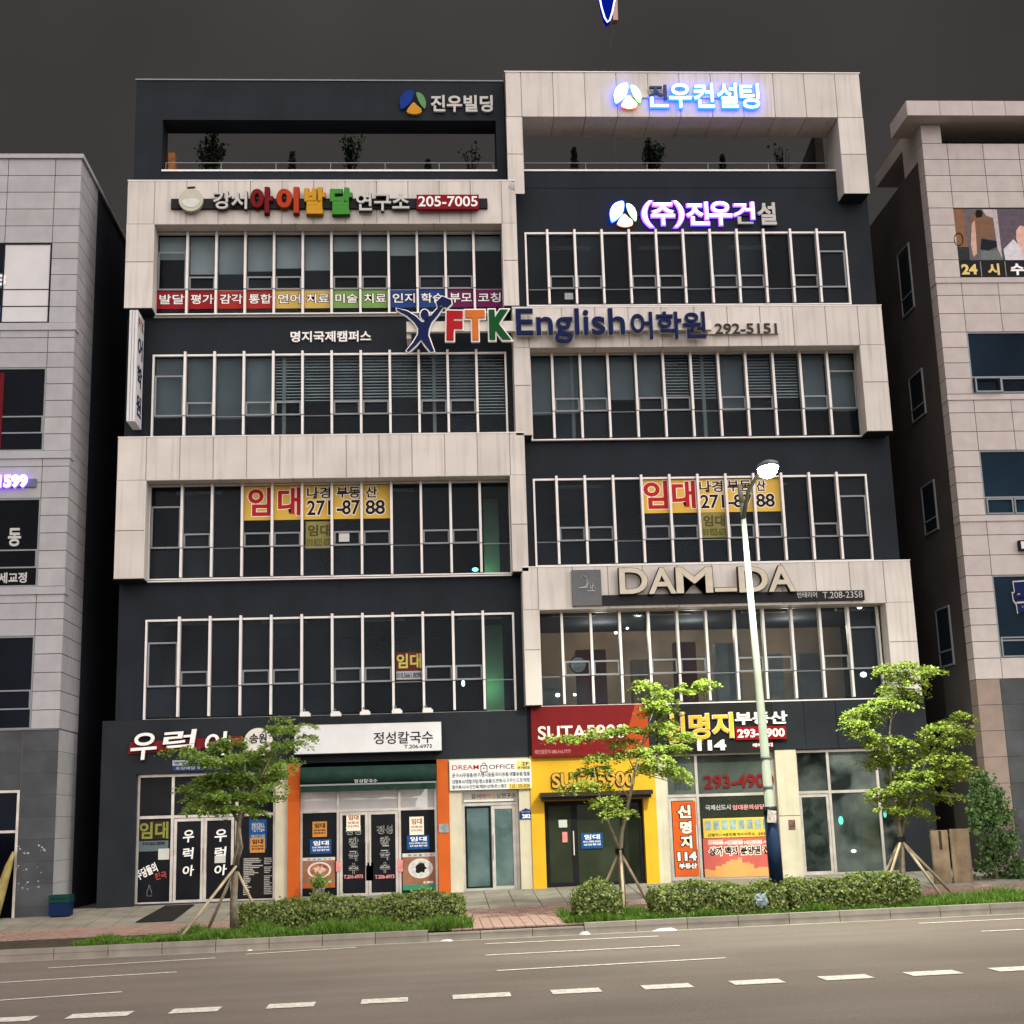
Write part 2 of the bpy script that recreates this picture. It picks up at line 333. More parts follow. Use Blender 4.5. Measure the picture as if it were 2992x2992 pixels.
# kerb stones
kb = sheet('kerb', [-40, -14, 0, 18, 40], [KY+.005, KY+.17], lambda x, y: ground(x, y)-.08, JOINT)
x = -15.0
while x < 19:
    drop = .06 if 0.35 < x+.5 < 3.1 else 0.0
    a, b = x+.006, x+.994
    pts = [(X, Y, gx(X)+ROAD-.05) for X, Y in ((a, KY), (b, KY), (b, KY+.18), (a, KY+.18))]
    top = [(a, KY+.02), (b, KY+.02), (b, KY+.18), (a, KY+.18)]
    m_ = MB().hull8(pts[:] + [(X, Y, ground(X, Y)+.012-drop) for X, Y in top]); m_.build('kerb_stone', KERB, kb); x += 1.0
# concrete gutter strip
gut = sheet('gutter', [-40, 0, 40], [KY-.28, KY-.002], lambda x, y: gx(x)+ROAD+.004, KERB)
# road markings: lane dashes and the row of short blocks
def stripe(name, P, Q, w, label, group):
    P, Q = Vector(P), Vector(Q); d = (Q-P); d.z = 0; n = Vector((-d.y, d.x, 0)).normalized()*w/2; v = []
    for s in (P-n, Q-n, Q+n, P+n): v.append((s.x, s.y, gx(s.x)+ROAD+.008))
    o = mk(name, v, [(0, 1, 2, 3)], PAINT, None); o['label'] = label; o['category'] = 'road marking'; o['group'] = group; return o
lanes = [('BL', 180, 360, 810, 322), ('BL', 0, 415, 665, 375), ('BL', 0, 482, 458, 450), ('BL', 925, 308, 1340, 282),
         ('BR', -95, 269, 555, 240), ('BR', -95, 312, 637, 275), ('BR', -52, 370, 808, 322), ('BR', 1535, 192, 1960, 172), ('BR', 1770, 222, 2100, 207)]
ll = ['thin white lane dash second from the kerb at left', 'thin white lane dash running out of frame at left, middle one', 'thin white lane dash running out of frame at left, nearest the camera', 'short white lane dash along the kerb below the left hedge',
      'white lane dash nearest the kerb below the entrance gap', 'white lane dash in the middle of the three below the entrance gap', 'longest white lane dash below the entrance gap, nearest the camera', 'white lane dash near the kerb at the right edge', 'lower white lane dash cut by the right edge']
for (v, a, b, c, d), l in zip(lanes, ll):
    stripe('lane_line', atg(v, a, b, ROAD), atg(v, c, d, ROAD), .11, l, 'thin lane lines on the road')
blk = [('BL', -60, 567, 105, 561), ('BL', 243, 551, 480, 539), ('BL', 645, 522, 830, 512), ('BL', 1010, 501, 1188, 491), ('BL', 1362, 480, 1536, 472), ('BL', 1702, 459, 1918, 452),
       ('BR', 145, 440, 330, 434), ('BR', 480, 421, 665, 416), ('BR', 810, 405, 1003, 400), ('BR', 1140, 388, 1330, 383), ('BR', 1465, 374, 1665, 369), ('BR', 1785, 359, 1960, 353)]
Yb = -17.05
nth = ['first', 'second', 'third', 'fourth', 'fifth', 'sixth', 'seventh', 'eighth', 'ninth', 'tenth', 'eleventh', 'twelfth']
for i, (v, a, b, c, d) in enumerate(blk):
    P, Q = atg(v, a, b, ROAD), atg(v, c, d, ROAD); P.y = Q.y = Yb
    stripe('block_marking', P, Q, .46, nth[i]+' white road block from the left in the row of short blocks', 'row of short white blocks on the road')

# ================================================================== MAIN BUILDING
XL, XM, XR = -7.78, 2.55, 12.75
TOPZ = 18.95
B = thing('commercial_building', 'five storey shop and office block of cream frames and charcoal walls', 'building', (2.4, 4, 0))
LM = [-6.22 + .777*k for k in range(11)]; RM = [3.60 + .758*k for k in range(11)]
LX = (-7.06, 2.34); RX = (3.00, 12.00)
LT, RT = 'TO-OO-OO-OO-', '-OO-OO-OO-OT'
# storey: window bottom, transom, top ; blinds per bay: (kind, fraction from the top to the transom)
FL = {('L', 2): (4.50, 5.27, 6.97), ('L', 3): (8.06, 8.85, 10.52), ('L', 4): (11.86, 12.41, 14.10), ('L', 5): (15.21, 15.96, 17.60),
      ('R', 2): (4.58, 5.31, 6.98), ('R', 3): (8.23, 8.86, 10.54), ('R', 4): (11.66, 12.42, 14.05), ('R', 5): (15.47, 15.94, 17.57)}
R_ = 'r'; S_ = 's'
BL = {('L', 5): [(R_, .40), (R_, .66), (R_, .66), (R_, .61), (R_, .56), (R_, .60), (R_, .26), (R_, .25), (R_, .34), (R_, .27), (R_, .26), (R_, .26)],
      ('L', 4): [(R_, .97), (R_, .97), (R_, 1.0), (R_, .97), (S_, .75), (S_, .73), (S_, .74), (S_, .74), (S_, .70), (S_, .74), (S_, .73), (S_, .98)],
      ('R', 4): [(R_, 1.0), (R_, .98), (R_, .93), (R_, .75), (R_, .74), (S_, .76), (S_, .75), (R_, .97), (S_, .74), (S_, .80), (R_, .97), (R_, .99)]}
GY = .04
def add_floor(side, fl):
    z0, zt, z1 = FL[(side, fl)]; x0, x1 = LX if side == 'L' else RX; ms = LM if side == 'L' else RM; typ = LT if side == 'L' else RT
    # outer window frame
    frame_mb(x0-.025, x1+.025, -.05, .06, z0-.03, z1+.035, .05, .004 if fl == 2 else .035).build('window_frame', ALU, B)
    for x in ms:
        bx('mullion', x-.032, x+.032, -.13, .07, zt+.012, z1+.09 if (side, fl) in (('L', 2), ('L', 4), ('R', 3), ('R', 5)) else z1+.035, ALU, B)
        bx('mullion', x-.030, x+.030, -.11, .07, z0+.02, zt-.012, ALU, B)
    ed = [x0] + ms + [x1]
    for i in range(12):
        a, b = ed[i]+.03, ed[i+1]-.03
        w = bx('window', a, b, GY, GY+.012, zt+.01, z1-.015, GLASS, B)
        bx('lower_pane', a, b, GY, GY+.012, z0+.02, zt-.01, GLASS, w)
        t = typ[i]
        if t == 'O':
            frame_mb(a+.01, b-.01, -.015, .035, zt+.012, zt+.40, .045).build('sash_frame', SASH, w)
        elif t == 'T':
            frame_mb(a+.01, b-.01, -.015, .035, zt+.012, zt+(z1-zt)*.68, .045).build('sash_frame', SASH, w)
        else:
            bx('transom', a, b, .015, .035, zt-.009, zt+.009, SASH, w)
        bl = BL.get((side, fl))
        if bl:
            k, fr = bl[i]; zb = z1 - (z1-zt)*fr
            if k == R_:
                mb = MB().box(a+.01, b-.01, .16, .17, zb, z1-.02).box(a+.01, b-.01, .155, .18, zb-.025, zb)
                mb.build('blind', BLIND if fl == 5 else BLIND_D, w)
            else:
                mb = MB(); z = z1-.03; broken = random.random()*.6
                while z > zb:
                    d = .022 + random.uniform(-.004, .004); mb.hull8([(a+.01, .14, z-d), (b-.01, .14, z-d), (b-.01, .19, z+d-.006), (a+.01, .19, z+d-.006), (a+.01, .14, z-d+.006), (b-.01, .14, z-d+.006), (b-.01, .19, z+d), (a+.01, .19, z+d)]); z -= .085
                mb.build('blind', SLAT, w)
    # the room behind the glass
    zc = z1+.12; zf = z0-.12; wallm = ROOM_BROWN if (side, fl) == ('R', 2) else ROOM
    hx0, hx1 = (XL+.2, XM-.06) if side == 'L' else (XM+.06, XR-.2)
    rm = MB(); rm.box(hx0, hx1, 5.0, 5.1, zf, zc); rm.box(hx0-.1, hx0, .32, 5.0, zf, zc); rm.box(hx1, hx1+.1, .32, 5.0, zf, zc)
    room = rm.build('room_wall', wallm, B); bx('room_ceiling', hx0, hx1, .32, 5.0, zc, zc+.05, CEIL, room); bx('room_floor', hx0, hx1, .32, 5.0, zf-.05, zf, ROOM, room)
    for c in (([-3.62, .40] if side == 'L' else [4.15, 7.75]) if fl == 4 else []):
        bx('column', c-.045, c+.045, .12, .20, zf, zc, mat('room_column', None, .8, .1, 2, albedo=(.30, .33, .32)), room)
FIX = mat('ceiling_fixture', None, .6, .1, 3, albedo=(.55, .57, .58))
for side in 'LR':
    for fl in (2, 3, 4, 5):
        add_floor(side, fl); zc_ = FL[(side, fl)][2]+.12; xx = (XL if side == 'L' else XM)+.9+.3*(fl % 2)
        while xx < (XM if side == 'L' else XR)-1.4:
            bx('ceiling_fixture', xx, xx+1.2, 1.1, 1.25, zc_-.06, zc_-.001, FIX, B); xx += 2.6
# charcoal wall between and beside the windows
for side, (wx, wy), (h0, h1) in (('L', LX, (XL, XM)), ('R', RX, (XM, XR))):
    lev = [FL[(side, f)] for f in (2, 3, 4, 5)]
    for i, (z0, zt, z1) in enumerate(lev):
        bx('pier', h0, wx-.026, 0, .3, z0-.031, z1+.036, DARK, B); bx('pier', wy+.026, h1, 0, .3, z0-.031, z1+.036, DARK, B)
        nz = lev[i+1][0]-.031 if i < 3 else TOPZ
        bx('spandrel', h0, h1, 0, .3, z1+.036, nz, DARK, B)
# core of the block: side walls, back wall, roof
bx('side_wall', XL, XL+.25, .3, 15, -.4, TOPZ, DARK, B); bx('side_wall', XR-.25, XR, .3, 15, -.4, TOPZ, DARK, B)
bx('back_wall', XL+.25, XR-.25, 14.7, 15, -.4, TOPZ, DARK, B); bx('roof_slab', XL+.25, XR-.25, .3, 14.7, TOPZ-.3, TOPZ, DARK2, B)

# cream frames standing 0.6 m proud of the wall
def cream_frame(x0, x1, z0, z1, xi0, xi1, zh, n, splits):
    c = MB(); yf, yc = -.6, -.578
    c.box(x0+.01, x1-.01, yc, -.002, zh+.004, z1-.01); c.box(x0+.01, xi0-.004, yc, -.002, z0+.01, zh+.004); c.box(xi1+.004, x1-.01, yc, -.002, z0+.01, zh+.004)
    f = c.build('frame_core', CORE, B)
    g = .011
    xs = [x0, xi0] + [xi0+(xi1-xi0)*k/n for k in range(1, n)] + [xi1, x1]
    for a, b in zip(xs, xs[1:]): bx('panel', a+g, b-g, yf, yc, zh, z1, CREAM, f)
    for a, b in ((x0, xi0), (xi1, x1)):
        zz = [zh]+splits+[z0]
        for p, q in zip(zz, zz[1:]): bx('panel', a+(.0 if a == x0 else g*0), b-.0, yf, yc, q+g, p-g, CREAM, f)
    # returns: soffit under the head and the inner cheeks
    k = max(3, n//2)
    for i in range(k):
        a = xi0+(xi1-xi0)*i/k; b = xi0+(xi1-xi0)*(i+1)/k; bx('soffit_panel', a+g, b-g, yf+.002, -.14, zh-.016, zh+.003, CREAM, f)
    for xa, xb in ((xi0-.003, xi0+.016), (xi1-.016, xi1+.003)): bx('cheek_panel', xa, xb, yf+.002, -.14, z0+.01, zh-.02, CREAM, f)
    for xa, xb in ((x0-.006, x0+.012), (x1-.012, x1+.006)): bx('side_panel', xa, xb, yf+.024, 0-.003, z0+.01, z1-.012, CREAM, f)
    bx('sill', xi0+.02, xi1-.02, -.16, -.055, z0-.02, z0+.012, ALU, f); bx('pier_base', x0, xi0-.004, yf+.004, -.006, z0-.012, z0+.009, DARK, f); bx('pier_base', xi1+.004, x1, yf+.004, -.006, z0-.012, z0+.009, DARK, f)
    bx('coping', x0-.01, x1+.01, yf-.01, -.004, z1+.002, z1+.03, ALU, f)
cream_frame(-7.76, 2.72, 15.24, 18.88, -7.04, 2.33, 17.64, 11, [16.55])
cream_frame(2.53, 12.66, 11.62, 15.18, 2.95, 11.98, 14.07, 10, [13.0])
cream_frame(-7.80, 2.74, 7.98, 11.69, -7.07, 2.35, 10.56, 11, [9.23])
cream_frame(2.57, 12.80, 4.54, 8.08, 2.97, 12.07, 6.99, 10, [5.95])

# roof terrace: charcoal frame left, cream frame right
z = TOPZ
rf = MB(); y0, y1 = -.02, .78
rf.box(-7.74, 2.52, y0, y1, 21.0, 22.2); rf.box(-7.74, -6.99, y0, y1, TOPZ+.02, 21.0); rf.box(2.27, 2.52, y0, y1, TOPZ+.02, 21.0)
rf.box(-6.99, 2.27, 0, .2, TOPZ+.02, 19.45)
roof_l = rf.build('roof_frame', DARK, B); bx('coping', -6.99, 2.27, -.03, .25, 19.45, 19.5, ALU, roof_l)
bx('coping', -7.77, 2.51, y0-.03, y1, 22.2, 22.235, SASH, roof_l)
rr = MB(); ya, yb = -.578, .62
rr.box(2.55, 12.6, ya, yb, 20.84, 22.15); rr.box(2.55, 2.955, ya, yb, 18.9, 20.84); rr.box(11.93, 12.6, ya, yb, 18.52, 20.84)
rr.box(2.98, 11.9, 0, .2, TOPZ+.02, 19.45); 
roof_r = rr.build('roof_frame', [CORE], B)
bx('parapet', 2.96, 11.92, -.012, 0, TOPZ, 19.45, DARK, B); bx('coping', 2.96, 11.92, -.04, .25, 19.45, 19.5, ALU, B)
xs = [2.53, 2.97] + [2.97+ (11.91-2.97)*k/10 for k in range(1, 10)] + [11.91, 12.63]
for a, b in zip(xs, xs[1:]):
    bx('panel', a+.011, b-.011, -.6, -.578, 20.82, 22.17, CREAM, roof_r)
    if 2.9 < a < 11.9: bx('soffit_panel', a+.011, b-.011, -.598, yb-.01, 20.815, 20.838, CREAM, roof_r)
for a, b in ((2.53, 2.97), (11.91, 12.63)):
    bx('panel', a, b, -.6, -.578, 19.69, 20.80, CREAM, roof_r); bx('panel', a, b, -.6, -.578, 18.50, 19.67, CREAM, roof_r)
bx('cheek_panel', 11.905, 11.926, -.578, yb, 18.52, 20.81, CREAM, roof_r); bx('cheek_panel', 2.957, 2.975, -.578, yb, 19.5, 20.81, CREAM, roof_r)
bx('column_base', 11.92, 12.61, -.575, -.01, 18.492, 18.53, DARK, roof_r)
bx('coping', 2.51, 12.65, -.62, yb, 22.172, 22.2, ALU, roof_r)
# stair parapets sloping behind the openings
for xa, xb, s in ((-7.5, -7.25, 1), (11.75, 12.0, -1)):
    MB().hull8([(xa, 1.2, TOPZ), (xb, 1.2, TOPZ), (xb, 6, TOPZ), (xa, 6, TOPZ), (xa, 1.2, 21.3), (xb, 1.2, 21.3), (xb, 6, 20.4), (xa, 6, 20.4)]).build('stair_parapet', mat('terrace_wall', None, .8, .2, 1, albedo=(.07, .062, .056)), B)
bx('timber_screen', -6.98, -6.80, .85, 1.15, TOPZ, 20.45, mat('orange_timber', None, .7, .3, 6, albedo=(.42, .16, .06)), B)
bx('terrace_wall', -7.0, 12.0, 9.0, 9.2, TOPZ, 20.15, mat('terrace_wall', None), B)
def rail(x0, x1):
    b = MB().box(x0, x1, .33, .35, 19.87, 19.89)
    n = int((x1-x0)/1.5)
    for i in range(n+1): X = x0+(x1-x0-.03)*i/n; b.box(X, X+.018, .33, .348, TOPZ, 19.87)
    return b
rail(-6.95, 2.2).build('guard_rail', SASH, B); rail(3.05, 11.85).build('guard_rail', SASH, B)

# ------------------------------------------------------------------ ground floor
FY = -.15
def Xp(v, x, y=1000, Y=FY): return at(v, x, y, Y).x
def Zp(v, x, y, Y=FY): return at(v, x, y, Y).z
XF0, XF1 = -8.06, 13.02
FB = 3.28
bx('fascia', XF0, Xp('K', 1252), FY, .3, FB, 4.455, DARK2, B); bx('fascia', Xp('K', 1252)+.004, XF1, FY+.02, .3, FB, 4.53, DARK2, B)
seams = [Xp('L', 300, 200), Xp('L', 1165, 200), Xp('L', 1402, 200), Xp('L', 1640, 200), 12.0, XF1-.01]
for a, b in zip(seams[1:], seams[2:]): bx('fascia_panel', a+.006, b-.006, FY-.012, FY+.018, FB+.01, 4.51, DARK2, B)
bx('corner_pier', XF0, Xp('J', 235), FY, .5, -.45, FB, DARK2, B)
XS1a, XS1b = Xp('J', 247, 1000, .1), Xp('J', 1286, 1000, .1)
bx('lintel', Xp('J', 235), XS1b+.05, FY, .3, Zp('J', 700, 528), FB, DARK2, B)
bx('shop_back_wall', XF0+.1, XF1-.1, 4.0, 4.1, -.3, 4.4, ROOM, B); bx('shop_floor', XF0+.1, XF1-.1, .0, 4.0, -.35, -.02, ROOM, B)
bx('shop_ceiling', XF0+.1, XF1-.1, .31, 4.0, 3.5, 3.55, CEIL, B)
def shopfront(name, xs, zs, Y, m=STEEL, glassm=FILM, w=.05, skip=(), parent=None, gm={}):
    """a glazed front: frame bars as one part, each pane its own sub-part"""
    b = MB(); x0, x1, z0, z1 = xs[0], xs[-1], zs[0], zs[-1]
    b.box(x0, x0+w, Y, Y+.08, z0, z1); b.box(x1-w, x1, Y, Y+.08, z0, z1); b.box(x0+w, x1-w, Y, Y+.08, z1-w, z1); b.box(x0+w, x1-w, Y, Y+.08, z0, z0+w)
    for x in xs[1:-1]: b.box(x-w/2, x+w/2, Y+.003, Y+.077, z0+w, z1-w)
    cols = list(zip([x0+w]+[x+w/2 for x in xs[1:-1]], [x-w/2 for x in xs[1:-1]]+[x1-w]))
    for z in zs[1:-1]:
        for a, c in cols: b.box(a, c, Y+.006, Y+.074, z-w/2, z+w/2)
    f = b.build(name, m, parent or B)
    rows = list(zip([z0+w]+[z+w/2 for z in zs[1:-1]], [z-w/2 for z in zs[1:-1]]+[z1-w]))
    for i, (a, c) in enumerate(cols):
        for j, (p, q) in enumerate(rows):
            if (i, j) not in skip: bx('pane', a, c, Y+.035, Y+.047, p, q, gm.get((i, j), glassm), f)
    return f
def door(x0, x1, z0, z1, Y, m=STEEL, glassm=FILM, w=.07, handle=None, hm=None):
    d = frame_mb(x0, x1, Y, Y+.05, z0, z1, w, .09).build('shop_door', m, B)
    bx('pane', x0+w, x1-w, Y+.02, Y+.03, z0+.09, z1-w, glassm, d)
    if handle:
        hx = x1-w*.6 if handle == 'r' else x0+w*.6
        MB().tube([(hx, Y-.06, z0+.75), (hx, Y-.06, z0+1.35)], .018).box(hx-.01, hx+.01, Y-.06, Y+.01, z0+.80, z0+.82).box(hx-.01, hx+.01, Y-.06, Y+.01, z0+1.28, z0+1.30).build('door_handle', hm or mat('bright_steel', None, .25, .05, 4, albedo=(.75, .70, .66), metal=.5), d)
    return d
zt1 = Zp('J', 640, 852, .1)
gz = gx(-5)-.02
x_a, x_b, x_c, x_d = Xp('J', 515, 1000, .1), Xp('J', 752, 1000, .1), Xp('J', 985, 1000, .1), XS1b
shopfront('shop_window', [XS1a, x_a, x_c+.03, x_d], [gz, zt1, Zp('J', 700, 532, .1)], .10, glassm=FILM, skip=[(1, 0)], w=.07)
door(x_a+.05, x_b-.004, gz+.01, zt1-.05, .085, handle='r'); door(x_b+.004, x_c-.03, gz+.01, zt1-.05, .085, handle='l')
# cream and orange pilasters, noodle shop
bx('pilaster', XS1b+.01, Xp('J', 1372), FY+.05, .3, -.35, FB, PILAST, B)
bx('orange_pillar', Xp('J', 1374), Xp('J', 1462), FY-.03, .3, -.35, FB, ORANGE, B)
xo0, xo1 = Xp('K', 556, 900), Xp('K', 644, 900)
bx('orange_pillar', xo0, xo1, FY-.03, .3, -.35, FB, ORANGE, B)
n0 = Xp('J', 1466, 1000, .1); n1, n2, n3, n4 = Xp('J', 1748, 1000, .1), Xp('K', 40, 1000, .1), Xp('K', 275, 1000, .1), xo0-.01
zt2 = Zp('J', 1850, 810, .1); zu2 = Zp('J', 1850, 615, .1)
shopfront('shop_window', [n0, n1, n3, n4], [gz+.02, zt2, zu2+.35], .10, w=.06, glassm=FILM, skip=[(1, 0)],
          gm={(0, 1): WHITE, (1, 1): WHITE, (2, 1): WHITE})
door(n1+.04, n2-.004, gz+.03, zt2-.04, .085, handle='r'); door(n2+.004, n3-.04, gz+.03, zt2-.04, .085, handle='l')
# entrance hall
ex0, ex1, ex2, ex3 = xo1+.004, Xp('K', 742, 1050), Xp('K', 1170, 1050), Xp('K', 1256, 1050)
zb = Zp('K', 950, 655)
bx('pilaster', ex0, ex1, FY+.02, .35, -.3, zb, PILAST, B); bx('pilaster', ex2, ex3, FY+.02, .35, -.3, zb, PILAST, B)
bx('lintel', ex0, ex3, FY+.02, .35, zb+.004, FB, PILAST, B)
zd = Zp('K', 950, 760, .25); xm = Xp('K', 957, 1050, .25); ge = gx(1)-.02
shopfront('entrance_frame', [ex1+.003, ex2-.003], [ge, zd, zb-.003], .18, w=.07, skip=[(0, 0)], glassm=WHITE)
DGL = glass('entrance_glass', (.75, .85, .84), milky=.12, mcol=(170, 190, 190))
door(ex1+.08, xm-.01, ge+.02, zd-.05, .24, m=BLACK, glassm=DGL, w=.05); door(xm+.01, ex2-.08, ge+.02, zd-.05, .19, glassm=DGL, w=.08, handle='l')
# yellow shop
y0_, y1_ = ex3+.004, Xp('L', 305, 900)
zy = FB
gxx0, gxx1 = Xp('K', 1357, 1050), Xp('L', 216, 1050); zg = Zp('K', 1600, 735)
bx('yellow_front', y0_, gxx0, FY-.02, .35, -.3, zg, YELLOW, B); bx('yellow_front', gxx1, y1_, FY-.02, .35, -.3, zg, YELLOW, B); bx('yellow_front', y0_, y1_, FY-.02, .35, zg+.004, FB+.02, YELLOW, B)
xk = Xp('K', 1592, 1050)
CLG = glass('shop_glass', (.78, .82, .78), milky=.05, mcol=(120, 130, 110))
shopfront('shop_window', [gxx0+.01, xk, Xp('L', 60, 1050), gxx1-.01], [gx(4)-.02, zg-.01], .05, m=BLACK, glassm=CLG, w=.09, skip=[(0, 0)])
door(gxx0+.05, xk-.03, gx(4), zg-.05, .04, m=BLACK, glassm=CLG, w=.07, handle='r')
MB().box(Xp('K', 1312, 690), Xp('L', 250, 690), FY-.55, FY-.03, zg+.10, Zp('K', 1600, 672)).box(Xp('K', 1312, 690)+.03, Xp('L', 250, 690)-.03, FY-.45, FY-.03, zg+.02, zg+.095).build('door_canopy', mat('dark_bronze', None, .4, .1, 4, albedo=(.03, .024, .02)), B)
# estate agent and empty corner shop
p0, p1 = y1_+.004, Xp('L', 392, 1000)
bx('pilaster', p0, p1, FY, .3, -.25, FB, PILAST, B)
r1, r2 = Xp('L', 622, 1000, .1), Xp('L', 1205, 1000, .1); zt3 = Zp('L', 850, 690, .1); gr = gx(8)-.02
MIST = glass('frosted_strip', (.5, .56, .52), milky=.75, mcol=(128, 140, 132), mscale=.5)
shopfront('shop_window', [p1+.01, r1, r2], [gr, zt3, FB-.003], .10, w=.07, glassm=CLG, skip=[(0, 0)], gm={(0, 1): MIST, (1, 1): MIST})
door(p1+.07, r1-.05, gr+.02, zt3-.05, .085, glassm=CLG, handle='r')
q0, q1 = Xp('L', 1215, 900), Xp('L', 1372, 900)
bx('pilaster', q0, q1, FY, .3, -.2, FB, PILAST, B)
bx('pilaster_joint', q0-.002, q1+.002, FY-.004, FY+.002, 1.62, 1.64, JOINT, B)
SMEAR = glass('smeared_glass', (.50, .56, .56), milky=.62, mcol=(140, 150, 146), mscale=1.1)
SMEAR2 = glass('smeared_door_glass', (.42, .48, .48), milky=.30, mcol=(140, 150, 146), mscale=2.2)
s1, s2 = Xp('T', 360, 600, .1), Xp('T', 905, 600, .1); zt4 = Zp('T', 400, 455, .1)
shopfront('shop_window', [q1+.01, s1, Xp('T', 760, 600, .1), s2], [gx(10)-.02, zt4, FB-.003], .10, w=.07, glassm=SMEAR, skip=[(0, 0)], gm={(2, 0): SMEAR2, (2, 1): SMEAR2})
door(q1+.06, s1-.05, gx(10), zt4-.05, .085, glassm=SMEAR2, handle='r')
bx('corner_pier', s2+.004, XF1, FY, .5, -.3, FB, DARK2, B)
bx('lobby_wall', ex1-.1, ex2+.1, 2.4, 2.5, 0, 3.2, mat('lobby_tile', None, .5, .15, 3, albedo=(.55, .60, .60)), B); bx('lobby_wall', ex1-.2, ex1-.1, .36, 2.4, 0, 3.2, MATS['lobby_tile'], B); bx('lobby_wall', ex2+.1, ex2+.2, .36, 2.4, 0, 3.2, MATS['lobby_tile'], B)
bx('lobby_ceiling', ex1-.1, ex2+.1, .36, 2.4, 2.9, 2.95, MATS['lobby_tile'], B); bx('lobby_lamp', ex1+.2, ex1+.5, 1.2, 1.6, 2.86, 2.898, emit('lobby_lamp', (225, 245, 255), 10), B)
bx('shop_partition', gxx0, gxx1, 2.8, 2.9, 0, 3.4, mat('olive_partition', None, .8, .4, 1.2, albedo=(.20, .21, .12)), B)
# inside the corner shop: plywood board, pale wall
bx('plywood_board', Xp('T', 605, 720, 1.2), Xp('T', 745, 720, 1.2), 1.2, 1.24, .35, Zp('T', 680, 490, 1.2), mat('plywood', None, .7, .15, 5, albedo=(.62, .42, .16)), B)
bx('shop_partition', 9.3, 12.9, 2.6, 2.7, 0, 3.4, mat('pale_partition', None, .8, .2, 1, albedo=(.34, .36, .34)), B)

# ================================================================== SIGNS
def rgbm(name, *c, rough=.45): return mat(name, None, rough, .06, 3, albedo=tuple(.62*k for k in lin(c)))
SILV = mat('silver_letter', None, .4, .06, 6, albedo=(.38, .38, .365), metal=.2)
SWHITE = mat('white_letter', None, .45, .04, 6, albedo=(.78, .77, .76))
EDGE = mat('letter_edge', None, .5, .05, 6, albedo=(.02, .02, .024))
NAVY = mat('navy_letter', None, .4, .05, 6, albedo=(.006, .012, .062))
LITB = emit('lit_letter_white', (222, 236, 255), 2.6); LITBLUE = emit('lit_rim_blue', (16, 60, 255), 9.0, (.01, .02, .1))
LITP = emit('lit_letter_pink', (255, 236, 246), 2.6); LITMAG = emit('lit_rim_violet', (110, 60, 250), 5.0, (.02, .02, .1))
LITC = emit('lit_petal_cyan', (205, 240, 255), 2.6); LITW = emit('lit_petal_white', (255, 250, 232), 2.6); LITO = emit('lit_rim_amber', (255, 120, 30), 1.0, (.1, .05, .01)); LITG = emit('lit_rim_green', (110, 220, 50), .8, (.02, .08, .01))
def petals(c, r):
    q = [[(.04, .95), (-.35, .93), (-.72, .68), (-.95, .2), (-.93, -.3), (-.80, -.58), (-.22, -.14), (.03, .36)],
         [(.30, .80), (.72, .62), (.95, .15), (.97, -.2), (.87, -.52), (.56, -.15), (.36, .30)],
         [(.06, -.03), (.32, -.26), (.62, -.56), (.60, -.84), (.30, -.96), (-.05, -.97), (-.42, -.82), (-.40, -.62), (-.22, -.34)]]
    out = []
    for k in q:
        pts = []
        n = len(k)
        for i in range(n):                              # rounded outline
            a, b = Vector(k[i]), Vector(k[(i+1) % n]); p0 = Vector(k[i-1]); p3 = Vector(k[(i+2) % n])
            for t in (0, .33, .66): pts.append(.5*((2*a)+(b-p0)*t+(2*p0-5*a+4*b-p3)*t*t+(3*a-p0-3*b+p3)*t**3))
        pts = [(c[0]+p.x*r, c[1]+p.y*r) for p in pts]; pts.reverse(); out.append(pts)
    return out
def grow_poly(p, c, d):
    return [(c[0]+(x-c[0])*d, c[1]+(z-c[1])*d) for x, z in p]
def emblem(parent, v, a, Y, mats, rims=None, depth=.06):
    x0, x1, z0, z1 = px(v, a, Y); c = ((x0+x1)/2, (z0+z1)/2); r = (x1-x0+z1-z0)/4
    for i, p in enumerate(petals(c, r)):
        o = MB().poly(p, Y, Y+depth).build('emblem_petal', mats[i], parent)
        if rims:
            cc = (sum(q[0] for q in p)/len(p), sum(q[1] for q in p)/len(p)); MB().poly(grow_poly(p, cc, 1.10), Y+depth*.6, Y+depth*1.2).build('petal_rim', rims[i], o)
def base(v, a, Y): x0, x1, z0, z1 = px(v, a, Y); return ((x0+x1)/2, Y, z0)

# rooftop name on the charcoal frame (unlit)
a = (275, 200, 965, 395); t = thing('wall_sign', 'unlit silver Korean building name with blue, green and yellow round emblem', 'sign', base('B', a, -.1))
emblem(t, 'B', (275, 203, 466, 396), -.12, [rgbm('emblem_blue', 28, 62, 150), rgbm('emblem_green', 110, 165, 105), rgbm('emblem_yellow', 225, 160, 50)], depth=.09)
letters('진우빌딩', px('B', (505, 248, 966, 372), -.12), -.12, .09, SILV, t, .028)
# lit sign on the cream roof frame
Y = -.74
t = thing('wall_sign', 'lit white and blue Korean company name on the cream roof beam', 'sign', base('C', (-13, 150, 1065, 348), Y))
emblem(t, 'C', (-12, 150, 182, 350), Y, [LITC, LITW, LITW], [LITBLUE, LITG, LITO])
lettering('letter', '지', px('C', (243, 170, 378, 275), Y), Y, .08, mat('unlit_blue', None, .5, .1, 4, albedo=(.05, .07, .16)), t, .028)
def lit(ch, v, a, Y, face, rim, t, bold=.002):
    o = lettering('letter', ch, px(v, a, Y), Y, .07, face, t, bold); lettering('letter_rim', ch, px(v, a, Y), Y+.045, .06, rim, o, bold, grow=.03)
for ch, a in (('ㄴ', (258, 262, 390, 330)), ('우', (398, 162, 560, 335)), ('컨', (582, 160, 728, 335)), ('설', (755, 160, 905, 335)), ('팅', (925, 162, 1065, 340))): lit(ch, 'C', a, Y, LITB, LITBLUE, t)
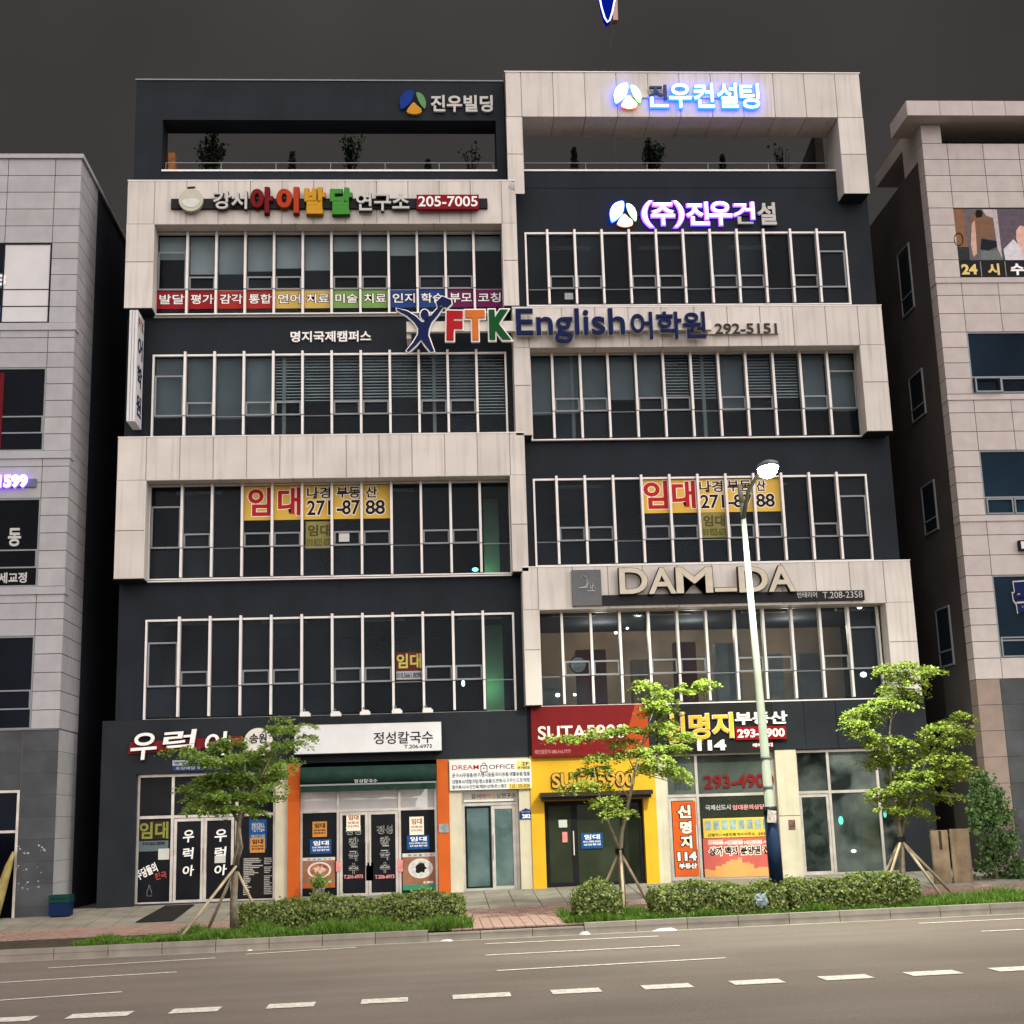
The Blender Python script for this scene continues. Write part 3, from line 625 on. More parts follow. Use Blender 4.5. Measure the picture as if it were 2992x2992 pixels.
bx('mounting_rail', px('C', (-12, 245, 1065, 260), Y)[0], px('C', (-12, 245, 1065, 260), Y)[1], -.662, -.602, *px('C', (-12, 240, 1065, 256), Y)[2:], CREAM, t)
Y = -.14
t = thing('wall_sign', 'lit pink white Korean company name, last letters unlit, on charcoal wall', 'sign', base('C', (-43, 1030, 1190, 1225), Y))
emblem(t, 'C', (-43, 1032, 152, 1226), Y, [LITC, LITW, LITW], [LITBLUE, LITG, LITO])
for ch, a in (('(', (196, 1032, 270, 1222)), ('주', (266, 1048, 435, 1205)), (')', (436, 1032, 505, 1222)), ('진', (530, 1042, 690, 1203)), ('우', (696, 1038, 860, 1205)), ('거', (876, 1042, 1026, 1160))): lit(ch, 'C', a, Y, LITP, LITMAG, t)
for ch, a in (('ㄴ', (905, 1150, 1020, 1203)), ('설', (1052, 1045, 1190, 1210))): lettering('letter', ch, px('C', a, Y), Y, .08, SILV, t, .03)
bx('mounting_rail', px('C', (-43, 1120, 1190, 1135), Y)[0], px('C', (-43, 1120, 1190, 1135), Y)[1], -.06, -.002, *px('C', (-43, 1120, 1190, 1136), Y)[2:], DARK, t)

# child development centre
Y = -.84
t = thing('wall_sign', 'multicoloured Korean letters on a dark bar with a round face and red number plate', 'sign', base('A', (500, 930, 2820, 1130), Y))
bar = px('A', (500, 1000, 2860, 1072), Y); bx('backing_bar', bar[0], bar[1], -.70, -.605, bar[2], bar[3], EDGE, t)
c = px('A', (565, 938, 746, 1116), Y); cx, cz, r = (c[0]+c[1])/2, (c[2]+c[3])/2, (c[1]-c[0])/2
disc = lambda rr, n=28, dx=0, dz=0, sq=1: [(cx+dx+rr*math.cos(2*math.pi*i/n), cz+dz+rr*sq*math.sin(2*math.pi*i/n)) for i in range(n)]
f_ = MB().poly(disc(r), Y, -.70).build('face_disc', mat('face_grey', None, .35, .08, 5, albedo=(.34, .33, .27), metal=.3), t)
MB().poly([(cx+r*.75*math.cos(a_), cz-.05*r+r*.62*math.sin(a_)) for a_ in [math.pi+math.pi*i/14 for i in range(15)]] + [(cx+r*.70*math.cos(a_), cz-.1*r+r*.22*math.sin(a_)) for a_ in [math.pi*i/8 for i in range(9)]], Y-.01, Y+.01).build('face_smile', mat('face_pale', None, .35, .05, 5, albedo=(.55, .55, .53)), f_)
MB().tube([(cx, Y+.03, cz+r*.95), (cx+.03, Y+.03, cz+r*1.15)], .02).tube([(cx-.1, Y+.03, cz+r*1.12), (cx+.1, Y+.03, cz+r*1.16)], .03).build('face_sprout', EDGE, f_)
letters('강서', px('A', (820, 960, 1072, 1092), Y), Y, .14, SILV, t, .02, outline=EDGE, ow=.012)
for ch, a, col in (('아', (1096, 930, 1262, 1122), (128, 28, 34)), ('이', (1290, 930, 1456, 1122), (196, 72, 38)), ('발', (1498, 932, 1652, 1128), (222, 166, 48)), ('달', (1690, 934, 1852, 1132), (78, 160, 66))):
    m_ = rgbm('letter_%d' % col[0], *col); o = lettering('letter', ch, px('A', a, Y), Y, .18, m_, t, .05); lettering('letter_side', ch, px('A', a, Y), Y+.06, .12, mat('dark_%d' % col[0], tuple(int(k*.55) for k in col)), o, .05, grow=.014)
letters('연구소', px('B', (-50, 972, 345, 1106), Y), Y, .14, SILV, t, .02, outline=EDGE, ow=.012)
pl = px('B', (400, 990, 862, 1096), Y); p_ = bx('number_plate', pl[0], pl[1], Y-.02, -.70, pl[2], pl[3], rgbm('plate_red', 150, 24, 40), t)
lettering('plate_number', '205-7005', px('B', (412, 1003, 852, 1080), Y), Y-.035, .016, SWHITE, p_, .015)

# coloured strips on the fifth floor windows
STR = [('발달', '평가', (176, 36, 44), 'red'), ('감각', '통합', (192, 56, 48), 'orange red'), ('언어', '치료', (232, 196, 104), 'yellow'), ('미술', '치료', (138, 182, 100), 'green'), ('인지', '학습', (48, 78, 150), 'blue'), ('부모', '코칭', (120, 40, 96), 'purple')]
ed = [LX[0]] + LM + [LX[1]]
zs0, zs1 = at('A', 1100, 1832, 0).z, at('A', 1100, 1694, 0).z
BLK_T = mat('print_black', None, .5, .05, 5, albedo=(.015, .015, .018))
for i, (w1, w2, col, nm) in enumerate(STR):
    t = thing('window_strip', nm+' lettered film strip across two fifth floor panes', 'sign', ((ed[2*i]+ed[2*i+2])/2, .03, zs0), 'coloured film strips on the fifth floor windows')
    for j, w in enumerate((w1, w2)):
        a, b = ed[2*i+j]+.035, ed[2*i+j+1]-.035; s_ = bx('film', a, b, .024, .028, zs0, zs1, rgbm('strip_%d_%d' % col[:2], *col), t)
        rr_ = (a+.06, b-.04, zs0+.14, zs1-.12)
        lettering('words', w, rr_, .018, .003, SWHITE, s_, .016); lettering('words_outline', w, rr_, .0215, .002, BLK_T, s_, .016, grow=.016)
# language school across both halves
t = thing('wall_sign', 'white Korean campus name lettered on the charcoal wall', 'sign', base('D', (1395, 170, 1994, 250), -.06))
letters('명지국제캠퍼스', px('D', (1395, 170, 1994, 250), -.06), -.06, .055, SWHITE, t, .022)
Y = -.92
t = thing('wall_sign', 'large FTK English sign in red, orange, green and navy with leaping figure', 'sign', base('E', (250, -90, 3090, 335), Y))
rb = px('E', (325, 106, 1135, 186), -.72); RAIL = mat('cream_rail', None, .5, .08, 4, albedo=(.60, .57, .53))
bx('sign_rail', rb[0], px('F', (600, 100, 705, 178), -.72)[1], -.80, -.66, rb[2]+.02, rb[3], RAIL, t)
bx('rail_bracket', rb[0], rb[0]+.12, -.66, -.004, rb[2]-.12, rb[2]+.015, RAIL, t)
for ch, a, col, rt in (('F', (622, 18, 742, 238), (196, 36, 42), -.03), ('T', (762, 14, 908, 236), (232, 128, 52), 0), ('K', (938, 10, 1098, 232), (24, 92, 44), 0)):
    r_ = px('E', a, Y); o = lettering('letter', ch, r_, Y, .10, rgbm('ftk_%s' % ch, *col), t, .06, rot=rt)
    lettering('letter_outline', ch, r_, Y+.04, .09, SWHITE, o, .06, grow=.04, rot=rt)
letters('English', px('E', (1140, 2, 1948, 256), Y), Y, .12, NAVY, t, .010, outline=SILV, ow=.014)
letters('어학원', px('F', (110, 25, 668, 222), Y), Y, .12, NAVY, t, .016, outline=SILV, ow=.014)
pr = px('F', (690, 78, 1222, 182), Y); bx('number_rail', pr[0], pr[1], -.70, -.605, pr[2]+.05, pr[3]-.05, CREAM, t)
letters('292-5151', px('F', (745, 95, 1208, 172), Y), -.74, .045, mat('brown_letter', None, .5, .05, 5, albedo=(.05, .04, .035)), t, .012)
# leaping figure: head, cap, body with arms and legs
def fig(pts): return [(at('E', x, y, Y).x, at('E', x, y, Y).z) for x, y in pts]
body = [(250, 0), (330, 22), (395, 62), (440, 105), (462, 98), (520, 40), (560, -5), (600, -12), (560, 45), (510, 105), (492, 150), (486, 200), (505, 255), (530, 318), (505, 325), (465, 275), (432, 232), (395, 275), (340, 325), (325, 315), (375, 255), (410, 195), (412, 150), (385, 105), (330, 55), (255, 15)]
head = [(430+30+30*math.cos(2*math.pi*i/16), 48-38*math.sin(2*math.pi*i/16)) for i in range(16)]
cap = [(545, -48), (590, -88), (655, -62), (660, -35), (625, -2), (585, -22), (558, -12)]
def mass(p):
    return (sum(q[0] for q in p)/len(p), sum(q[1] for q in p)/len(p))
def fat(p, d):                                          # widen an outline along its normals
    out = []; n = len(p)
    for i in range(n):
        a, b, c = Vector(p[i-1]), Vector(p[i]), Vector(p[(i+1) % n]); e1 = (b-a).normalized(); e2 = (c-b).normalized(); nn = Vector((e1.y+e2.y, -e1.x-e2.x)); nn = nn.normalized() if nn.length > 1e-6 else Vector((0, 0)); out.append((b.x+nn.x*d, b.y+nn.y*d))
    return out
def area(p): return sum(p[i][0]*p[(i+1) % len(p)][1]-p[(i+1) % len(p)][0]*p[i][1] for i in range(len(p)))
for nm, pts in (('figure_body', body), ('figure_head', head), ('figure_cap', cap)):
    q = fig(pts)
    if area(q) < 0: q.reverse()
    o = MB().poly(q, Y, Y+.10).build(nm, NAVY, t); MB().poly(fat(q, .035), Y+.03, Y+.12).build(nm+'_outline', SWHITE, o)
# projecting blade sign at the left corner
Y0_, Y1_ = -.95, -.12
zb0, zb1 = at('D', 205, 840, Y0_).z, at('D', 215, 15, Y0_).z
xb1 = at('D', 250, 450, Y0_).x; xb0 = at('D', 188, 450, Y0_).x
t = thing('blade_sign', 'tall white projecting sign with vertical letters at the left corner', 'sign', ((xb0+xb1)/2, Y1_, zb0))
MB().box(xb0, xb1, Y0_, Y1_, zb0, zb1).build('sign_box', WHITE, t)
for k in (.33, .66): bx('box_seam', xb0+(xb1-xb0)*k-.006, xb0+(xb1-xb0)*k+.006, Y0_-.004, Y0_+.002, zb0+.02, zb1-.02, JOINT, t)
for k in (.12, .88): MB().tube([((xb0+xb1)/2, Y1_-.01, zb0+(zb1-zb0)*k), ((xb0+xb1)/2, .02, zb0+(zb1-zb0)*k)], .03).build('bracket', SASH, t)
def side_letter(ch, k0, k1, y0, y1, m):               # lettering on the +X face
    v, f = glyphs(ch, .03); a = bounds(v); z0 = zb0+(zb1-zb0)*k0; z1 = zb0+(zb1-zb0)*k1
    mk('letter', [(xb1+.004+.004*p[2], y0+(p[0]-a[0])/(a[1]-a[0])*(y1-y0), z0+(p[1]-a[2])/(a[3]-a[2])*(z1-z0)) for p in v], f, m, t)
yw = Y1_-Y0_
for i, (ch, m_) in enumerate((('F', MATS['ftk_F']), ('T', MATS['ftk_T']), ('K', MATS['ftk_K']))): side_letter(ch, .86, .95, Y0_+yw*(.12+.27*i), Y0_+yw*(.34+.27*i), m_)
for i, ch in enumerate('어학원'): side_letter(ch, .60-.26*i, .79-.26*i, Y0_+yw*.15, Y0_+yw*.85, NAVY)

# to-let banners on the third floor
YELB = mat('banner_yellow', None, .5, .06, 2, albedo=(.58, .38, .07)); REDP = mat('print_red', None, .5, .06, 5, albedo=(.40, .018, .022)); CRM = mat('print_cream', None, .5, .04, 5, albedo=(.80, .72, .62))
OLIVE = mat('aged_notice', None, .6, .15, 4, albedo=(.20, .19, .065)); OLIVE_D = mat('aged_print', None, .6, .15, 4, albedo=(.075, .060, .026))
def tolet(side, v0, boxes, first, label, small):
    ms = ([LX[0]]+LM+[LX[1]]) if side == 'L' else ([RX[0]]+RM+[RX[1]]); zt, z1 = FL[(side, 3)][1:]
    z0 = z1-.94; zz = z1-.03
    t = thing('window_banner', label, 'banner', ((ms[first]+ms[first+5])/2, .02, z0), 'yellow to-let banners on the third floor')
    sh = []
    for i in range(5): sh.append(bx('sheet', ms[first+i]+.036, ms[first+i+1]-.036, .020, .024, z0, zz, YELB, t))
    for i, (ch, v, a, m, b) in enumerate(boxes):
        r_ = px(v, a, .02); k = next(j for j in range(5) if ms[first+j] <= (r_[0]+r_[1])/2 <= ms[first+j+1])
        lo, hi = ms[first+k]+.045, ms[first+k+1]-.045; r_ = (max(r_[0], lo), min(r_[1], hi), r_[2], r_[3])
        lettering('words', ch, r_, .014, .003, m, sh[k], b); lettering('words_outline', ch, r_, .0175, .002, CRM, sh[k], b, grow=.022)
    r_ = px(*small, .02); t2 = thing('window_notice', 'small olive to-let notice below the %s yellow banner' % ('left' if side == 'L' else 'right'), 'notice', ((r_[0]+r_[1])/2, .02, r_[2]))
    s_ = bx('sheet', r_[0], r_[1], .020, .024, r_[2], r_[3], OLIVE, t2); w, h = r_[1]-r_[0], r_[3]-r_[2]
    lettering('words', '임대', (r_[0]+w*.08, r_[1]-w*.06, r_[2]+h*.45, r_[3]-h*.12), .014, .004, OLIVE_D, s_, .03)
    lettering('number', '010 8525 6078', (r_[0]+w*.04, r_[1]-w*.03, r_[2]+h*.08, r_[2]+h*.36), .014, .004, OLIVE_D, s_, .02)
tolet('L', 'D', [('임', 'D', (1080, 1335, 1252, 1545), REDP, .028), ('대', 'D', (1302, 1333, 1470, 1540), REDP, .028), ('나경', 'D', (1518, 1330, 1700, 1415), BLK_T, .02), ('부동', 'D', (1738, 1328, 1922, 1410), BLK_T, .02), ('산', 'E', (20, 1325, 108, 1408), BLK_T, .02),
                 ('271', 'D', (1518, 1428, 1700, 1540), BLK_T, .02), ('-87', 'D', (1738, 1425, 1925, 1535), BLK_T, .02), ('88', 'E', (20, 1425, 165, 1532), BLK_T, .02)], 3, 'yellow to-let banner with red letters over five left panes', ('D', (1508, 1585, 1705, 1785)))
tolet('R', 'F', [('임', 'F', (205, 1285, 385, 1492), REDP, .028), ('대', 'F', (416, 1285, 588, 1487), REDP, .028), ('나경', 'F', (618, 1283, 792, 1368), BLK_T, .02), ('부동', 'F', (825, 1280, 1003, 1362), BLK_T, .02), ('산', 'F', (1040, 1280, 1112, 1358), BLK_T, .02),
                 ('271', 'F', (628, 1385, 806, 1488), BLK_T, .02), ('-87', 'F', (832, 1383, 1012, 1482), BLK_T, .02), ('88', 'F', (1040, 1378, 1178, 1478), BLK_T, .02)], 4, 'yellow to-let banner with red letters over five panes behind the street lamp', ('F', (636, 1518, 822, 1705)))
def sheet_thing(name, label, cat, v, a, Y, m, group=None):
    r_ = px(v, a, Y); o = MB().box(r_[0], r_[1], Y, Y+.004, r_[2], r_[3]).build(name, m); tag(o, label, cat, group); return o, r_
PAPER = mat('paper', None, .7, .06, 5, albedo=(.50, .50, .48))
sheet_thing('paper_notice', 'blank white paper in the sash right of the left small notice', 'notice', 'D', (1755, 1660, 1832, 1735), .012, PAPER)
sheet_thing('paper_notice', 'pale paper low in a left pane of the right fifth floor', 'notice', 'B', (1500, 1718, 1562, 1766), .03, mat('dim_paper', None, .7, .1, 5, albedo=(.30, .32, .34)))
r_ = px('H', (246, 775, 440, 985), .02); t = thing('window_notice', 'yellow lettered to-let notice on a dark second floor pane', 'notice', ((r_[0]+r_[1])/2, .02, r_[2]))
s_ = bx('sheet', r_[0], r_[1], .020, .024, r_[2], r_[3], mat('notice_brown', None, .6, .1, 4, albedo=(.085, .02, .02)), t); w, h = r_[1]-r_[0], r_[3]-r_[2]
NYEL = mat('notice_yellow', None, .6, .1, 4, albedo=(.42, .38, .10)); NGRY = mat('notice_grey', None, .6, .1, 4, albedo=(.30, .32, .35))
lettering('words', '임대', (r_[0]+w*.03, r_[1]-w*.02, r_[2]+h*.42, r_[3]-h*.06), .013, .004, NYEL, s_, .028)
bx('number_strip', r_[0]+.01, r_[1]-.01, .0165, .019, r_[2]+h*.03, r_[2]+h*.32, NGRY, s_); lettering('number', '010.5661.8098', (r_[0]+w*.03, r_[1]-w*.03, r_[2]+h*.08, r_[2]+h*.27), .012, .004, BLK_T, s_, .02)

# interior design showroom sign
Y = -.86
t = thing('wall_sign', 'DAM_DA cream letters edged in black on a long black plate', 'sign', base('I', (20, 130, 1845, 425), Y))
P0 = at('H', 1775, 420, -.68); P1 = at('I', 1846, 383, -.68)
pz0, pz1 = P1.z-.02, at('I', 1846, 316, -.68).z
bx('plate', P0.x, P1.x, -.70, -.605, pz0, pz1, EDGE, t)
TAN = mat('tan_letter', None, .5, .08, 5, albedo=(.50, .45, .37))
for ch, a in (('D', (25, 150, 236, 342)), ('A', (240, 148, 445, 342)), ('M', (446, 144, 718, 336)), ('_', (735, 298, 898, 326)), ('D', (912, 140, 1130, 330)), ('A', (1130, 132, 1330, 326))):
    r_ = px('I', a, Y); o = lettering('letter', ch, r_, Y, .12, TAN, t, .018 if ch != '_' else 0); lettering('letter_edge', ch, r_, Y+.02, .15, EDGE, o, .018 if ch != '_' else 0, grow=.016)
lettering('words', '인테리어', px('I', (1345, 330, 1492, 372), -.71), -.712, .01, SILV, t, .01); lettering('number', 'T.208-2358', px('I', (1535, 326, 1830, 374), -.71), -.712, .01, SILV, t, .0)
r_ = px('H', (1556, 165, 1772, 430), -.72); t = thing('logo_plate', 'grey square plate with pale looping script left of DAM_DA', 'sign', ((r_[0]+r_[1])/2, -.6, r_[2]))
bx('plate', r_[0], r_[1], -.72, -.605, r_[2], r_[3], mat('plate_grey', None, .5, .06, 4, albedo=(.115, .12, .13)), t)
def hpt(x, y, Yq=-.728): P = at('H', x, y, Yq); return (P.x, Yq, P.z)
scr = MB()
for pts in ([(1618, 225), (1630, 200), (1655, 215), (1680, 260), (1650, 292), (1605, 300), (1660, 296), (1690, 250), (1660, 235)], [(1665, 240), (1665, 300)], [(1690, 300), (1690, 260), (1712, 285), (1690, 305)], [(1668, 322), (1725, 322), (1728, 300), (1705, 265), (1706, 320)]):
    scr.tube([hpt(*p) for p in pts], .012, 5)
scr.build('script', SILV, t)
lettering('words', '디자인하우스', px('H', (1590, 372, 1750, 392), -.73), -.726, .004, mat('faint_print', None, .5, .05, 4, albedo=(.2, .2, .21)), t)

# --- ground floor signs
WHT = SWHITE
Y = FY-.14
t = thing('wall_sign', 'white brush letters on a dark red band above the left shop', 'sign', base('J', (190, 215, 1040, 430), Y))
r_ = px('J', (190, 275, 1040, 372), FY); MB().hull8([(r_[0], FY-.05, r_[2]-.03), (r_[1], FY-.05, r_[2]+.12), (r_[1], FY-.002, r_[2]+.12), (r_[0], FY-.002, r_[2]-.03), (r_[0]+.05, FY-.05, r_[3]-.06), (r_[1], FY-.05, r_[3]+.03), (r_[1], FY-.002, r_[3]+.03), (r_[0]+.05, FY-.002, r_[3]-.06)]).build('red_band', mat('band_red', None, .5, .1, 4, albedo=(.16, .012, .016)), t)
for ch, a in (('우', (205, 232, 400, 432)), ('럭', (445, 212, 702, 382)), ('아', (760, 225, 950, 400))):
    r_ = px('J', a, Y); o = lettering('letter', ch, r_, Y, .12, WHT, t, .016, rot=.05, shear=.12); lettering('letter_side', ch, r_, Y+.05, .085, EDGE, o, .016, grow=.016, rot=.05, shear=.12)
r_ = px('J', (1048, 195, 1262, 410), FY-.16); cx, cz, r = (r_[0]+r_[1])/2, (r_[2]+r_[3])/2, (r_[1]-r_[0])/2
t = thing('disc_sign', 'round pale sign with two black letters behind the left tree', 'sign', (cx, FY, cz-r))
MB().poly(disc(r, 36), FY-.16, FY-.002).build('disc', mat('disc_white', None, .5, .08, 4, albedo=(.60, .58, .54)), t)
lettering('words', '송원', (cx-r*.60, cx+r*.60, cz-.02, cz+r*.62), FY-.17, .009, BLK_T, t, .02)
r_ = px('J', (518, 432, 860, 512), FY-.02); t = thing('name_plate', 'small blue and pale lettered plate under the brush letters', 'sign', ((r_[0]+r_[1])/2, FY, r_[2])); zm = (r_[2]+r_[3])/2
bx('plate', r_[0], r_[1], FY-.02, FY-.002, zm+.003, r_[3], mat('plate_pale', None, .5, .06, 4, albedo=(.34, .36, .42)), t); bx('plate', r_[0], r_[1], FY-.02, FY-.002, r_[2], zm, mat('plate_blue', None, .5, .06, 4, albedo=(.025, .04, .12)), t)
lettering('words', '명지국제신도시', (r_[0]+.04, r_[1]-.05, zm+.03, r_[3]-.03), FY-.024, .003, BLK_T, t, .01); lettering('words', '포장배달 주문가능', (r_[0]+.08, r_[1]-.05, r_[2]+.03, zm-.03), FY-.024, .003, SILV, t, .01)

x0 = at('J', 1424, 290, -.45).x; x1 = at('K', 585, 260, -.45).x; z0, z1 = at('K', 0, 378, -.45).z, at('K', 0, 163, -.45).z
t = thing('box_sign', 'long white lightbox with black brush letters above the noodle shop', 'sign', ((x0+x1)/2, FY, z0))
MB().box(x0, x1, -.45, FY-.003, z0, z1).build('box', WHITE, t); frame_mb(x0-.02, x1+.02, -.455, FY-.01, z0-.02, z1+.02, .022).build('box_trim', EDGE, t)
letters('정성칼국수', px('K', (80, 222, 522, 312), -.455), -.456, .005, BLK_T, t, .012); lettering('number', 'T.206-6973', px('K', (308, 318, 513, 346), -.455), -.455, .004, BLK_T, t, .012)
# rolled awning
x0, x1 = Xp('J', 1475, 550), xo0-.02; z0, z1 = Zp('J', 1900, 618), Zp('J', 1900, 480)
t = thing('awning', 'rolled dark green awning under the white lightbox', 'awning', ((x0+x1)/2, FY, z0)); AWN = mat('awning_green', None, .6, .2, 5, albedo=(.012, .030, .024))
prof = [(-.08, z0+.10), (-.22, z0+.0), (-.30, z0+.10), (-.34, z0+.22), (-.30, z0+.34), (-.2, z1)]
b = MB(); n = 12
for i, (y, z_) in enumerate(prof):
    for k in range(n+1):
        X = x0+(x1-x0)*k/n; sag = .02*math.sin(k*2.1+i)*(i in (1, 2, 3, 4)); b.v.append((X, FY+y+sag, z_+sag*.7))
for i in range(len(prof)-1):
    for k in range(n): q = i*(n+1)+k; b.f.append((q, q+n+1, q+n+2, q+1))
b.build('canopy', AWN, t, smooth=True); bx('front_bar', x0, x1, FY-.36, FY-.31, z0-.01, z0+.03, SASH, t)
bx('valance', x0+.02, x1-.02, FY-.345, FY-.335, z0-.16, z0-.012, AWN, t); lettering('words', '정성칼국수', px('K', (-65, 575, 108, 602), -.5), FY-.35, .004, SILV, t, .015)

# office supply board and nursery strip over the entrance
r_ = px('K', (645, 432, 1252, 652), -.24); t = thing('sign_board', 'DREAM OFFICE board with rows of small print over the entrance', 'sign', ((r_[0]+r_[1])/2, FY, r_[2]))
bx('board', r_[0], r_[1], -.24, FY+.015, r_[2], r_[3], mat('board_white', None, .5, .05, 3, albedo=(.66, .65, .62)), t); yy = -.244
lettering('words', 'DREAM', px('K', (664, 470, 862, 506), yy), yy, .003, mat('dream_red', None, .5, .05, 3, albedo=(.36, .03, .03)), t, .012)
lettering('words', 'OFFICE', px('K', (938, 466, 1128, 500), yy), yy, .003, mat('office_brown', None, .5, .05, 3, albedo=(.10, .02, .02)), t, .012)
q = px('K', (874, 452, 926, 526), yy); b = frame_mb(q[0], q[1], yy, yy+.003, q[2], q[2]+(q[3]-q[2])*.72, .022); b.box(q[0]+.06, q[0]+.085, yy, yy+.003, q[2]+.09, q[2]+.12); b.box(q[1]-.085, q[1]-.06, yy, yy+.003, q[2]+.09, q[2]+.12)
b.tube([((q[0]+q[1])/2+math.cos(a_)*.05, yy+.002, q[2]+(q[3]-q[2])*.72+math.sin(a_)*.06) for a_ in [math.pi*i/6 for i in range(7)]], .01, 5); b.build('bag_mark', BLK_T, t)
q = px('K', (1142, 437, 1246, 506), yy); bx('floor_tag', q[0], q[1], yy, -.2405, q[2], q[3], mat('tag_yellow', None, .5, .05, 3, albedo=(.62, .50, .14)), t); lettering('words', '2F', px('K', (1180, 448, 1232, 474), yy), yy-.004, .003, BLK_T, t, .02); lettering('words', '문구총집합', px('K', (1152, 480, 1242, 500), yy), yy-.004, .003, BLK_T, t, .02)
PB = mat('print_blue', None, .5, .05, 3, albedo=(.05, .07, .14))
for s_, y0 in (('문구/사무용품/완구/팬시용품/파티용품/생활용품/철물', 525), ('대형복사/대형코팅/청소용품/도면복사/고무인/도장/명함', 572)): lettering('words', s_, px('K', (664, y0, 1242, y0+34), yy), yy, .003, PB, t, .022)
lettering('words', '컬러복사/수건인쇄/제본/상패/판스탬프', px('K', (664, 616, 1072, 646), yy), yy, .003, PB, t, .022)
q = px('K', (1082, 606, 1246, 646), yy); bx('phone_tag', q[0], q[1], yy, -.2405, q[2], q[3], MATS['tag_yellow'], t); lettering('words', 'T.051 205-8200', px('K', (1090, 612, 1242, 640), yy), yy-.004, .003, mat('tag_brown', None, .5, .05, 3, albedo=(.18, .08, .02)), t, .02)
r_ = px('K', (748, 668, 1150, 742), .10); t = thing('sign_board', 'narrow white board with small coloured letters above the entrance door', 'sign', ((r_[0]+r_[1])/2, .1, r_[2]))
bx('board', r_[0], r_[1], .12, .16, r_[2], r_[3], MATS['board_white'], t); MULT = [mat('m%d' % i, c_) for i, c_ in enumerate(((70, 50, 45), (70, 50, 45), (150, 45, 45), (200, 90, 50), (215, 185, 90), (110, 160, 90), (70, 50, 45), (70, 50, 45), (70, 50, 45)))]
letters('강서아이발달연구소', px('K', (805, 682, 1138, 718), .12), .115, .004, BLK_T, t, .02, mats=MULT)
r_ = px('K', (1165, 800, 1260, 872), -.17); t = thing('house_number_plate', 'dark blue house number plate reading 282 beside the entrance', 'sign', ((r_[0]+r_[1])/2, FY, r_[2])); xm_ = (r_[0]+r_[1])/2
MB().poly([(r_[0], r_[2]), (r_[1], r_[2]), (r_[1], r_[3]-.05), (xm_, r_[3]+.03), (r_[0], r_[3]-.05)], -.165, -.132).build('plate', mat('number_blue', None, .4, .05, 3, albedo=(.012, .03, .13)), t)
lettering('number', '282', px('K', (1184, 836, 1246, 866), -.17), -.170, .004, WHT, t, .03); lettering('words', '명지국제8로', px('K', (1176, 812, 1250, 826), -.17), -.170, .004, SILV, t)

# red and yellow shop signs
r_ = px('K', (1252, 40, 2120, 400), -.34); x1 = Xp('L', 240, 200, -.34); x0 = Xp('K', 1253, 230, -.34); z0, z1 = FB-.02, at('K', 1600, 30, -.34).z
t = thing('box_sign', 'dark red SUTA5900 box sign with orange corner', 'sign', ((x0+x1)/2, FY, z0)); RED = mat('sign_red', None, .4, .06, 3, albedo=(.135, .009, .011))
bx('box', x0, x1, -.34, FY+.015, z0, z1, RED, t); xa, xb = Xp('L', 25, 200, -.34), Xp('L', 150, 200, -.34)
MB().poly([(xa, z0+.004), (x1-.003, z0+.004), (x1-.003, z1-.004), (xb, z1-.004)], -.345, -.341).build('orange_corner', mat('sign_orange', None, .4, .06, 3, albedo=(.30, .045, .012)), t)
lettering('words', 'SUTA5900', (Xp('K', 1300, 225, -.34), Xp('L', 68, 200, -.34), at('K', 1600, 278, -.34).z, at('K', 1600, 176, -.34).z), -.352, .008, mat('sign_pale', None, .5, .05, 3, albedo=(.74, .60, .55)), t, .016)
lettering('number', '체인점문의 080.416.7777', px('K', (1276, 355, 1545, 388), -.34), -.345, .004, mat('sign_rose', None, .5, .05, 3, albedo=(.42, .20, .19)), t, .01)
t = thing('wall_sign', 'gold SUTA5900 letters with dark rims on the yellow shopfront', 'sign', ((x0+x1)/2, FY-.02, Zp('K', 1600, 642)))
letters('SUTA5900', (Xp('K', 1402, 580), Xp('L', 132, 580), Zp('K', 1750, 636), Zp('K', 1750, 524)), FY-.10, .07, mat('gold_letter', None, .4, .06, 3, albedo=(.46, .27, .05)), t, .03, outline=mat('dark_brown', None, .5, .05, 3, albedo=(.03, .02, .012)), ow=.018)
# estate agent
x0, x1 = Xp('L', 308, 200, -.3), Xp('L', 1164, 200, -.3)
t = thing('wall_sign', 'yellow Korean letters with white 114 on the black fascia behind the lamp post', 'sign', ((x0+x1)/2, FY, FB))
bx('fascia_board', x0, x1, FY-.11, FY+.015, FB-.03, at('L', 700, 30, FY-.1).z, mat('fascia_black', None, .35, .15, 2, albedo=(.016, .016, .015)), t); Y = FY-.24
GOLD = mat('agent_yellow', None, .4, .06, 3, albedo=(.72, .40, .03))
for ch, a in (('신', (365, 82, 516, 300)), ('명', (548, 90, 696, 278)), ('지', (716, 82, 872, 268))):
    r_ = px('L', a, Y); o = lettering('letter', ch, r_, Y, .12, GOLD, t, .022, rot=-.02); lettering('letter_edge', ch, r_, Y+.03, .09, CRM, o, .022, grow=.014)
letters('부동산', px('L', (886, 72, 1276, 168), Y), Y+.04, .08, SWHITE, t, .03); letters('114', px('L', (606, 284, 820, 362), Y), Y+.04, .08, SWHITE, t, .05)
r_ = px('L', (892, 182, 1268, 280), Y); p_ = bx('number_plate', r_[0], r_[1], Y+.05, FY-.112, r_[2], r_[3], rgbm('plate_red2', 158, 24, 32), t); lettering('plate_number', '293-4900', px('L', (904, 200, 1256, 264), Y), Y+.04, .008, SWHITE, p_, .03)
r_ = px('L', (1012, 305, 1168, 345), FY-.12); bx('small_plate', r_[0], r_[1], FY-.125, FY-.112, r_[2], r_[3], rgbm('plate_red3', 120, 30, 34), t); lettering('words', '매매 임대', px('L', (1016, 308, 1164, 336), FY-.13), FY-.13, .004, SWHITE, t, .02)
